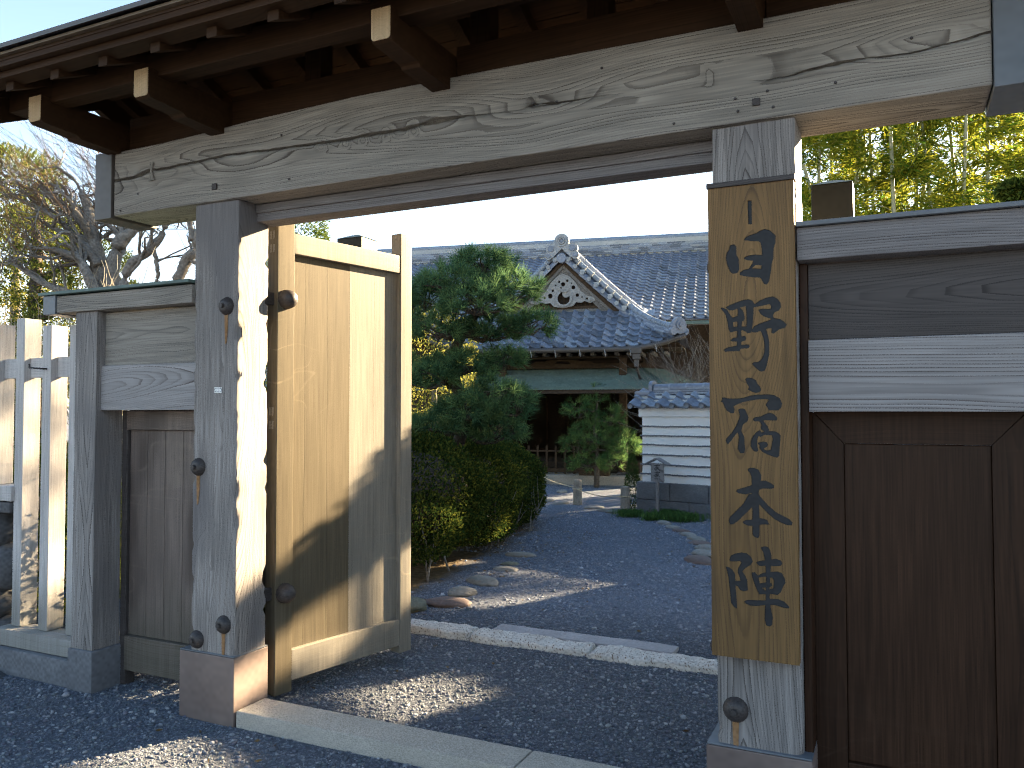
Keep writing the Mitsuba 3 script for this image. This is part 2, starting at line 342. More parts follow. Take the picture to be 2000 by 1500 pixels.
# ---------------------------------------------------------------- the gate
GATE = thing('wooden_gate', 'weathered timber gate with heavy lintel beam under a dark overhanging roof', 'gate')
def boss(parent, x, z, y=0.0, r=0.048, M=None, face=None):
    k = part('nail_cover', parent, 'domed iron nail cover with a stub in its middle')
    prof = [(0, 0.045), (0.011, 0.045), (0.012, 0.032), (0.02, 0.032), (0.03, 0.028), (r * 0.82, 0.018), (r, 0.002), (r, -0.004), (0, -0.004)]
    v, f = lathe(prof[::-1], 26)
    R = np.eye(4); R[:3, :3] = [[1, 0, 0], [0, 0, -1], [0, 1, 0]]
    v, f = xf((v, f), R); v = v + [x, y, z]
    put(k, (v, f), 'iron', smooth=40, M=M)

def main_post(x0, x1, seed, bosses, base, pith):
    p = part('main_post', GATE)
    v, f = gbox(x0, x1, 0.0, 0.225, 0.32, 2.705, L=0.03, b=0.006, extra=((x0 + 0.018, x1 - 0.018), (0.018, 0.2), ()))
    # the corners are chipped and worn down in places
    ex = np.minimum(v[:, 0] - x0, x1 - v[:, 0]); ey = np.minimum(v[:, 1], 0.225 - v[:, 1])
    near = np.clip(1 - np.maximum(ex, ey) / 0.03, 0, 1)
    chip = np.clip(fb(v * [5, 5, 9], seed + 50) - 0.15, 0, 1) * 0.08 + np.clip(fb(v * [9, 9, 45], seed + 51, 2) - 0.2, 0, 1) * 0.09
    c = np.array([(x0 + x1) / 2, 0.11])
    v[:, :2] += np.sign(c - v[:, :2]) * (near * chip)[:, None]
    wood(p, (v, f), 'wood_post', 2, seed, pith=pith, ring=0.0085, wander=0.07, rough=0.004, knots=((0.99, -0.06, 0.06, 0.05, 0.05), (-0.6, 0.05, 0.25, 0.06, 0.02)))
    b = part('base_sheath', p, 'copper brown metal sheath round the foot of the post')
    put(b, gbox(*base, L=0.12, b=0.006), 'copper_brown', smooth=True)
    rim = part('sheath_rim', p)
    put(rim, gbox(base[0] + 0.002, base[1] - 0.002, base[2] + 0.002, base[3] - 0.002, base[5] + 0.001, base[5] + 0.008, L=0.2, b=0.002), 'copper_blue', smooth=True)
    for x, z in bosses:
        boss(p, x, z)
    for x, z in bosses[:3]:
        d = part('rust_streak', p)
        w = 0.012
        poly = sg.Polygon([(x - w, z - 0.04), (x + w, z - 0.04), (x + w * 0.8, z - 0.13), (x + w * 0.2, z - 0.19), (x - w * 0.5, z - 0.2), (x - w * 0.9, z - 0.1)])
        put(d, xz(prism(poly, 0.002), -0.0035), 'rust')
    return p
PL = main_post(-0.306, 0.0, 1, [(-0.077, 2.148), (-0.264, 1.304), (-0.076, 0.497), (-0.262, 0.4)], (-0.376, 0.006, -0.012, 0.24, -0.03, 0.335), (0.0, -0.13))
PR = main_post(2.446, 2.755, 2, [(2.514, 0.463)], (2.405, 2.79, -0.02, 0.25, -0.03, 0.322), (-0.04, -0.16))

# lintel: a slightly cambered log squared off, with a long shake along its face
def lintel():
    k = part('lintel', GATE, 'huge weathered lintel beam split by a long crack')
    cr = np.array([(-0.98, 2.906), (-0.756, 2.912), (-0.636, 2.931), (-0.487, 2.929), (-0.297, 2.934), (-0.078, 2.94), (0.199, 2.929), (0.462, 2.918), (0.65, 2.911), (0.771, 2.913), (0.903, 2.916), (1.032, 2.911), (1.143, 2.923), (1.241, 2.924), (1.331, 2.922), (1.486, 2.911), (1.611, 2.905), (1.689, 2.921), (1.803, 2.909), (2.031, 2.903), (2.4, 2.87), (2.727, 2.853), (2.809, 2.866), (2.915, 2.873), (3.018, 2.872), (3.151, 2.862), (3.41, 2.89)])
    wd = np.array([(-1, .006), (-0.7, .011), (-0.5, .006), (0.3, .0055), (0.7, .008), (1.1, .009), (1.2, .016), (1.3, .010), (1.36, .004), (1.5, .0018), (1.66, .0012), (1.69, .009), (1.72, .0015), (1.79, .009), (1.82, .004), (2.0, .002), (2.1, 0), (2.6, 0), (2.75, .003), (2.9, .007), (3.0, .003), (3.4, .004)])
    top = np.array([(-0.95, 3.071), (-0.607, 3.072), (-0.225, 3.084), (0.129, 3.1), (0.769, 3.115), (1.331, 3.112), (1.827, 3.107), (2.269, 3.1), (2.95, 3.095), (3.42, 3.08)])
    x0, x1, zc = -0.92, 3.398, 2.915
    v, f = gbox(x0, x1, -0.02, 0.27, 2.705, 3.08, L=0.03, b=0.008, extra=(tuple(np.arange(x0, x1, 0.02)), (), (zc - 0.012, zc, zc + 0.012)))
    X = v[:, 0].copy(); zz = v[:, 2].copy()
    cz = np.interp(X, cr[:, 0], cr[:, 1]) + 0.006 * fb(np.stack([X * 14, X * 0, X * 0], -1), 9) + 0.004 * fb(np.stack([X * 45, X * 0, X * 0], -1), 19)
    hw = 0.85 * np.interp(X, wd[:, 0], wd[:, 1]) * (0.7 + 1.0 * (fb(np.stack([X * 30, X * 0, X * 0], -1), 12) + 0.3))
    tz = np.interp(X, top[:, 0], top[:, 1])
    front = v[:, 1] < -0.012
    shift = (cz - zc) * np.clip(1 - np.abs(zz - zc) / 0.14, 0, 1)
    row = np.rint((zz - zc) / 0.012)
    edge = front & (np.abs(zz - zc) < 0.0125) & (np.abs(row) == 1); mid = front & (np.abs(zz - zc) < 0.003)
    v[front, 2] += shift[front]
    v[edge, 2] = (cz + row * np.maximum(hw, 0.0008))[edge]
    dep = np.clip(hw * 18, 0.0, 0.09); v[mid, 1] += dep[mid]
    t = np.clip((zz - 2.95) / 0.13, 0, 1); v[:, 2] += t * (tz - 3.08)
    v[:, 1] += np.where(front & ~mid, 0.006 * fb(v * [1.5, 0, 9], 4) + 0.004 * fb(v * [4, 0, 30], 5, 2), 0)
    c = np.array([1.24, 0.12, 2.9])
    kn = [(x - 1.24, 0.0, 0.03, 0.022, 0.022) for x in (0.55, 0.7, 0.8, 0.93, 1.08)] + [(1.2, 0.0, 0.02, 0.02, 0.02), (-1.8, 0.01, 0.45, 0.06, 0.022), (-0.75, 0, 0.3, 0.05, 0.015), (1.95, 0.0, 0.16, 0.05, -0.022), (1.2, -0.01, 0.35, 0.05, 0.02), (0.45, 0.0, 0.35, 0.05, 0.02)]
    uv = ring_uv(v - 0, 0, 3, pith=(0.03, 0.0), ring=0.006, wander=0.05, c=c)
    o = v - c
    extra = sum(a * np.exp(-((o[:, 0] - w) / sw) ** 2 - ((o[:, 2] - h) / sh) ** 2) for w, h, sw, sh, a in kn)
    uv[:, 0] += extra / 0.006
    put(k, (v, f), 'wood_gray', smooth=True, uv=uv)
    for x, z, s in ((-0.15, 2.782, 0.032), (2.618, 2.775, 0.028)):
        wbox(part('peg', k), (x - s / 2, x + s / 2, -0.0275, 0.0, z - s / 2, z + s / 2), 'wood_dusk', 1, 4, b=0.002)
    bt = sg.Polygon([(-0.632, 2.974), (-0.598, 2.972), (-0.609, 2.925), (-0.592, 2.872), (-0.632, 2.87), (-0.621, 2.925)])
    wood(part('butterfly_key', k, 'butterfly key let in across the crack'), xz(prism(bt, 0.02), -0.029), 'wood_gray', 2, 8)
    for i, (a, b, lab) in enumerate(((-1.06, -0.923, 'gray copper sheet cap on the far end of the lintel'), (3.401, 3.62, 'slate blue copper cap on the near end of the lintel'))):
        put(part('end_cap', k, lab), gbox(a, b, -0.034, 0.284, 2.692, 3.075, L=0.12, b=0.005), ('copper_dark', 'copper_blue')[0 if i == 0 else 1], smooth=True)
    for x, z in ((1.691, 2.921), (1.798, 2.911), (3.152, 2.915), (0.3, 2.99), (2.0, 3.02), (2.9, 2.80), (-0.72, 2.81), (-0.86, 2.73), (2.54, 2.8), (2.66, 2.81), (2.55, 2.75), (2.3, 2.74), (0.35, 2.76), (2.68, 2.745)):
        v2, f2 = lathe([(0, 0.004), (0.004, 0.004), (0.006, 0.0), (0, 0.0)][::-1], 8)
        R = np.eye(4); R[:3, :3] = [[1, 0, 0], [0, 0, -1], [0, 1, 0]]; R[:3, 3] = (x, -0.024, z)
        put(part('nail', k), xf((v2, f2), R), 'iron', smooth=False)
lintel()
wbox(part('head_rail', GATE), (0.0, 2.446, 0.12, 0.28, 2.655, 2.7), 'wood_cap', 0, 11, b=0.004)
wbox(part('head_rail', GATE, 'lower head rail the doors close against'), (0.0, 2.446, 0.13, 0.26, 2.61, 2.655), 'wood_cap', 0, 12, b=0.004)

# roof: outrigger beams across the lintel, purlins, rafters, boards, stepped eaves, sheet roof
ROOF = part('roof', GATE, 'low pitched gate roof with dark boarded underside')
S = 0.46
def zr(y): return 3.208 + S * (min(y, 0.26 - y) + 0.62)       # underside of the rafters
OUT = [-0.909, -0.135, 1.23, 2.6, 3.36]
def outrigger(x, i):
    w = 0.047
    pr = [(-0.5, 3.225), (-0.5, 3.105), (-0.493, 3.093), (-0.48, 3.087), (-0.30, 3.078), (-0.285, 3.074), (-0.275, 3.062), (-0.02, 3.058), (0.28, 3.058), (0.535, 3.062), (0.545, 3.074), (0.56, 3.078), (0.74, 3.087), (0.753, 3.093), (0.76, 3.105), (0.76, 3.225)]
    k = part('outrigger_beam', ROOF)
    m = yz(prism(sg.Polygon(pr), 2 * w), x - w)
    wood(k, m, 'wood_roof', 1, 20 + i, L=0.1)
    e = sg.Polygon([(x - w + .001, 3.224), (x + w - .001, 3.224), (x + w - .001, 3.107), (x + w - .006, 3.097), (x + w - 0.012, 3.0935), (x - w + 0.012, 3.0935), (x - w + .006, 3.097), (x - w + .001, 3.107)])
    v = xz(prism(e, 0.004), -0.5035)
    wood(key_of('beam_end', ROOF), v, 'wood_pale', 1, 30 + i, L=0.02, pith=(0.03, -0.08), ring=0.006)
for i, x in enumerate(OUT): outrigger(x, i)
for y in (-0.45, 0.61):
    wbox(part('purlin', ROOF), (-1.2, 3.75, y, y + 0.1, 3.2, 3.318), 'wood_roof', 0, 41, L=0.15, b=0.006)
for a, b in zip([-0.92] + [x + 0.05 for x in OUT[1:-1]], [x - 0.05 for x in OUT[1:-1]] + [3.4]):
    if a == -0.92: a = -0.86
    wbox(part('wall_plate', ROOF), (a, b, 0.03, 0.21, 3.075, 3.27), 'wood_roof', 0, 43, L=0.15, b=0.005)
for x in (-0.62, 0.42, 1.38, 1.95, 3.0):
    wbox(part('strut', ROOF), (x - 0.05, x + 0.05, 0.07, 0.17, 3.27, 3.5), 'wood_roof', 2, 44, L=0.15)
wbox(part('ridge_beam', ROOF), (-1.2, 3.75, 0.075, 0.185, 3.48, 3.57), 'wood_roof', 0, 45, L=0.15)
x = -0.879 - 0.337
n = 0
while x < 3.75:
    for s in (0, 1):
        k = part('rafter', ROOF)
        y0, y1 = (-0.655, 0.13) if s == 0 else (0.13, 0.915)
        v, f = gbox(x - 0.03, x + 0.03, y0, y1, 0, 0.075, L=0.12, b=0.004)
        v[:, 2] += np.array([zr(t) for t in v[:, 1]])
        wood(k, (v, f), 'wood_roof', 1, 50 + n % 7)
    x += 0.337; n += 1
for s in (0, 1):                                                   # roof boards laid across the rafters
    ys = np.linspace(-0.70, 0.13, 7)
    for a, b in zip(ys[:-1], ys[1:]):
        a, b = a + 0.002, b - 0.002
        if s: a, b = 0.26 - b, 0.26 - a
        k = part('roof_board', ROOF)
        v, f = gbox(-1.25, 3.8, a, b, 0.077, 0.092, L=0.25, b=0.0)
        v[:, 2] += np.array([zr(t) for t in v[:, 1]])
        wood(k, (v, f), 'wood_roof', 0, 60 + int(a * 50) % 9, smooth=False)
def eave(dims, m, name, lab=None, axis=0):
    for s in (0, 1):
        d = dims if s == 0 else (dims[0], dims[1], 0.26 - dims[3], 0.26 - dims[2], dims[4], dims[5])
        k = part(name, ROOF, lab)
        if m.startswith('wood'): wbox(k, d, m, axis, 70, L=0.2, b=0.004)
        else: put(k, gbox(*d, L=0.5, b=0.003), m, smooth=True)
eave((-1.3, 3.8, -0.70, -0.60, 3.237, 3.296), 'wood_roof', 'eave_lath')
eave((-1.3, 3.8, -0.742, -0.62, 3.2965, 3.312), 'wood_roof', 'eave_board')
eave((-1.3, 3.8, -0.741, -0.702, 3.268, 3.296), 'wood_roof', 'eave_fillet')
xs = [-1.3, -0.705, 0.03, 0.62, 1.25, 1.9, 2.6, 3.2, 3.8]
for a, b in zip(xs[:-1], xs[1:]): eave((a + 0.001, b - 0.001, -0.764, -0.66, 3.3125, 3.327), 'roof_band', 'eave_strip')
for s in (0, 1):
    k = part('roof_sheet', ROOF)
    v, f = gbox(-1.32, 3.82, -0.79, 0.13, 0, 0.022, L=0.5, b=0)
    v[:, 2] += 3.3275 + S * (v[:, 1] + 0.79)
    if s: v[:, 1] = 0.26 - v[:, 1]; f = f[:, ::-1]
    put(k, (v, f), 'copper_dark')
put(part('ridge_cap', ROOF), gbox(-1.34, 3.84, 0.02, 0.24, 3.74, 3.83, L=0.5, b=0.01), 'copper_dark', smooth=True)
for x in (-1.29, 3.77):
    pr = [(-0.78, 3.005), (0.13, 3.42), (1.04, 3.005), (1.04, 3.3), (0.13, 3.72), (-0.78, 3.3)]
    wood(part('barge_board', ROOF), yz(prism(sg.Polygon(pr), 0.045), x), 'wood_roof', 1, 77, L=0.15)
# rear posts that prop the gate from the garden side
for x0 in (-0.435, 2.69):
    k = part('rear_post', GATE)
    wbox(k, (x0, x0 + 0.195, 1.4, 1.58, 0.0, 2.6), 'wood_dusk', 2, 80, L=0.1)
    put(part('post_cap', k, 'dark copper cap on the rear post'), gbox(x0 - 0.006, x0 + 0.201, 1.394, 1.586, 2.6, 2.8, L=0.2, b=0.004), 'cap_dark', smooth=True)
    v, f = gbox(x0 - 0.01, x0 + 0.205, 1.39, 1.59, 2.801, 2.835, L=0.3, b=0.0)
    t = v[:, 2] > 2.82; c = np.array([x0 + 0.0975, 1.49]); v[t, :2] = c + (v[t, :2] - c) * 0.2
    put(part('cap_top', k), (v, f), 'verdigris')
    wbox(part('tie_beam', GATE), (x0 + 0.05, x0 + 0.15, 0.226, 1.4, 0.55, 0.68), 'wood_dusk', 1, 81, L=0.15)
    wbox(part('tie_beam', GATE), (x0 + 0.05, x0 + 0.15, 0.226, 1.4, 2.1, 2.24), 'wood_dusk', 1, 82, L=0.15)

# door leaves, both standing open into the garden
def door_leaf(M, mirror, lab):
    D = part('door_leaf', GATE, lab)
    def lb(name, dims, m, axis, seed, lab=None, **kw):
        k = part(name, D, lab); v, f = gbox(*dims, L=kw.pop('L', 0.05), b=kw.pop('b', 0.004))
        uv = ring_uv(v, axis, seed, **kw)
        if mirror: v = v * [1, -1, 1]; f = f[:, ::-1]
        put(k, (v, f), m, smooth=True, uv=uv, M=M)
    lb('hinge_stile', (0.0, 0.115, 0.0, 0.09, 0.05, 2.72), 'wood_leaf', 2, 90, pith=(0.6, -0.1), ring=0.004, wander=0.01)
    lb('meeting_stile', (0.95, 1.052, 0.0, 0.085, 0.06, 2.745), 'wood_leaf_pale_glare', 2, 91, pith=(0.6, -0.1), ring=0.004, wander=0.01)
    lb('top_rail', (0.1155, 0.9495, 0.004, 0.08, 2.485, 2.6), 'wood_leaf_pale_glare', 0, 92, pith=(0.1, 0.6), ring=0.005, wander=0.02)
    lb('bottom_rail', (0.1155, 0.9495, 0.004, 0.08, 0.108, 0.275), 'wood_leaf_pale_glare', 0, 93, pith=(0.1, 0.6), ring=0.005, wander=0.02)
    edges = [0.1155, 0.216, 0.38, 0.551, 0.75, 0.9495]
    for i, (a, b) in enumerate(zip(edges[:-1], edges[1:])):
        lb('panel_plank', (a + 0.0003, b - 0.0003, 0.034, 0.055, 0.2755, 2.4845), 'wood_leaf' if i < 3 else 'wood_leaf_pale_glare', 2, 94 + i, pith=(0.6, -0.1 - 0.05 * i), ring=0.0045, wander=0.01, b=0.0006)
    for z in (2.219, 0.6):
        k = part('hinge_dome', D, 'black iron dome over the hinge')
        v, f = lathe([(0, 0.075), (0.022, 0.07), (0.04, 0.055), (0.05, 0.034), (0.054, 0.01), (0.054, -0.01), (0, -0.01)][::-1], 28)
        R = np.eye(4); R[:3, :3] = [[1, 0, 0], [0, 0, -1], [0, 1, 0]]; R[:3, 3] = (0.058, 0.0, z)
        v, f = xf((v, f), R)
        if mirror: v = v * [1, -1, 1]; f = f[:, ::-1]
        put(k, (v, f), 'iron', smooth=50, M=M)
        k = part('hinge_strap', D)
        v, f = gbox(-0.075, 0.03, 0.03, 0.055, z - 0.035, z + 0.035, L=0.2, b=0.003)
        if mirror: v = v * [1, -1, 1]; f = f[:, ::-1]
        put(k, (v, f), 'iron', smooth=True, M=M)
    for z in (2.48, 1.5):
        for j in range(2):
            for i in range(2):
                k = part('wedge', D); zz = z + j * 0.075
                v, f = gbox(-0.0015, 0.02, 0.028 + i * 0.024, 0.042 + i * 0.024, zz, zz + 0.045, L=0.2, b=0.001)
                if mirror: v = v * [1, -1, 1]; f = f[:, ::-1]
                put(k, (v, f), 'wood_leaf_pale_glare', uv=ring_uv(v, 0, 3), M=M)
AL = math.degrees(math.atan2(0.9786, 0.2056))
door_leaf(rotz(AL, (0.010, 0.285, 0)), False, 'tall golden brown door leaf with a framed plank panel standing open')
door_leaf(rotz(180 - AL, (2.436, 0.285, 0)), True, None)

# ---------------------------------------------------------------- wing walls beside the gate
def wing(left):
    if left:
        W = thing('wing_wall', 'gray timber wing wall with small wicket door left of the open gate', 'wall')
        a, b, c0, c1, sg_ = -1.07, -0.306, -1.395, -0.306, 101
    else:
        W = thing('wing_wall', 'timber wing wall with closed dark brown door right of the signboard', 'wall')
        a, b, c0, c1, sg_ = 2.757, 3.47, 2.757, 3.9, 121
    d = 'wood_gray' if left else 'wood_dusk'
    g = 'wood_silver'
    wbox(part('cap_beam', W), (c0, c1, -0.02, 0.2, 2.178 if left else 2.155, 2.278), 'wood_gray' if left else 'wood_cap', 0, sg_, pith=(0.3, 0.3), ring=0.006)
    if left:
        put(part('end_cap', W, 'blue gray copper cap on the end of the coping beam'), gbox(-1.505, -1.397, -0.028, 0.21, 2.172, 2.284, L=0.2, b=0.004), 'copper_blue', smooth=True)
        for p0, p1 in ((-1.53, -0.47), (-0.468, -0.306)):
            put(part('coping_sheet', W), gbox(p0, p1, -0.045, 0.23, 2.2855, 2.303, L=0.4, b=0.003), 'verdigris', smooth=True)
        wbox(part('side_post', W, 'square gray post with rotted edge beside the slatted fence'), (-1.25, -1.07, 0.0, 0.18, 0.235, 2.177), 'wood_post', 2, sg_ + 1, pith=(0.02, -0.18), ring=0.0085, rough=0.004, wander=0.03)
        put(part('post_foot', W, 'stone block under the side post'), gbox(-1.262, -1.058, -0.012, 0.2, -0.04, 0.236, L=0.1, b=0.008), 'wall_block', smooth=True)
        P0, P1 = -1.069, -0.307
    else:
        put(part('coping_sheet', W), gbox(c0, 3.9, -0.04, 0.23, 2.279, 2.297, L=0.4, b=0.003), 'copper_blue', smooth=True)
        wbox(part('jamb', W), (2.757, 2.787, 0.05, 0.2, 0.0, 2.154), 'wood_door', 2, sg_ + 1)
        wbox(part('side_post', W), (3.72, 3.9, 0.0, 0.2, 0.0, 2.154), 'wood_dusk', 2, sg_ + 9)
        P0, P1 = 2.788, 3.719
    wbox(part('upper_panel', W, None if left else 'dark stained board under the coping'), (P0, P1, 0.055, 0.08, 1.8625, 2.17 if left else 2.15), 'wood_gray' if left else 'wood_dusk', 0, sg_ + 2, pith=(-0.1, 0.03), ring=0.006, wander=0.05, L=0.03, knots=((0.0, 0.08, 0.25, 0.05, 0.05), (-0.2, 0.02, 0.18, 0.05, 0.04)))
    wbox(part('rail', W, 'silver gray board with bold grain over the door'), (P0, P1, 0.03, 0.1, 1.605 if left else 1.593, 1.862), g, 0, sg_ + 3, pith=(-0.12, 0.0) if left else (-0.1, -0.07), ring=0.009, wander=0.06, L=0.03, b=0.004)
    wbox(part('added_light_stop', W), (P0, P1, 0.2305, 0.26, 1.53, 1.86), 'wood_dusk', 0, sg_ + 4, L=0.1)  # added behind the door head to stop sun leaking through the gap
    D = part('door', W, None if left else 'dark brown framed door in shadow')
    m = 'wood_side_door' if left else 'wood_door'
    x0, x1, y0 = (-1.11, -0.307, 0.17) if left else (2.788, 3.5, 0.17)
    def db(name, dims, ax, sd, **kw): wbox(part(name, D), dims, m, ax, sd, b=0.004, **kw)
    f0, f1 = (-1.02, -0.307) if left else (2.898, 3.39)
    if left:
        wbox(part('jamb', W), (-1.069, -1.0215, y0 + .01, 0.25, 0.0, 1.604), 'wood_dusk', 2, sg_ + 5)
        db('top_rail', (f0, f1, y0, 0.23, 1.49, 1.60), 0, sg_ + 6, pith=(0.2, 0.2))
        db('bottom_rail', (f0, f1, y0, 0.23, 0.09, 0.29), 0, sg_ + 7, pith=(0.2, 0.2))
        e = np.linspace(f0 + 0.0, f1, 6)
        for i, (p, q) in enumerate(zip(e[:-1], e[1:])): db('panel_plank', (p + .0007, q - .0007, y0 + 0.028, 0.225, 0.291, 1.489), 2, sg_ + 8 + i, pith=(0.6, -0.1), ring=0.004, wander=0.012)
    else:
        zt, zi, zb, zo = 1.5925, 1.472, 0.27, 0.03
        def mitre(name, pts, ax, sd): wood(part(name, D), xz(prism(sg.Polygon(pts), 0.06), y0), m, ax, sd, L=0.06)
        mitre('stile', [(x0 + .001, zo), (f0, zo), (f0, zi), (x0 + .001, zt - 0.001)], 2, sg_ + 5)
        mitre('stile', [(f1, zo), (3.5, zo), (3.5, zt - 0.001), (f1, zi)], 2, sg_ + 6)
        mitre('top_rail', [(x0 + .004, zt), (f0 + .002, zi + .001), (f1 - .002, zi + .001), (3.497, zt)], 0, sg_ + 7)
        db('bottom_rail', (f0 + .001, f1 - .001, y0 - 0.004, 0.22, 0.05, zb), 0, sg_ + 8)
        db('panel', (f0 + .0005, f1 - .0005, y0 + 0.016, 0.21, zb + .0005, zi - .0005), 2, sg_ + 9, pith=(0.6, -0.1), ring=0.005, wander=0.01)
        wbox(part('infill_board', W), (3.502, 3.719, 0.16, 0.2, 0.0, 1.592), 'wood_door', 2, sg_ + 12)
wing(True); wing(False)

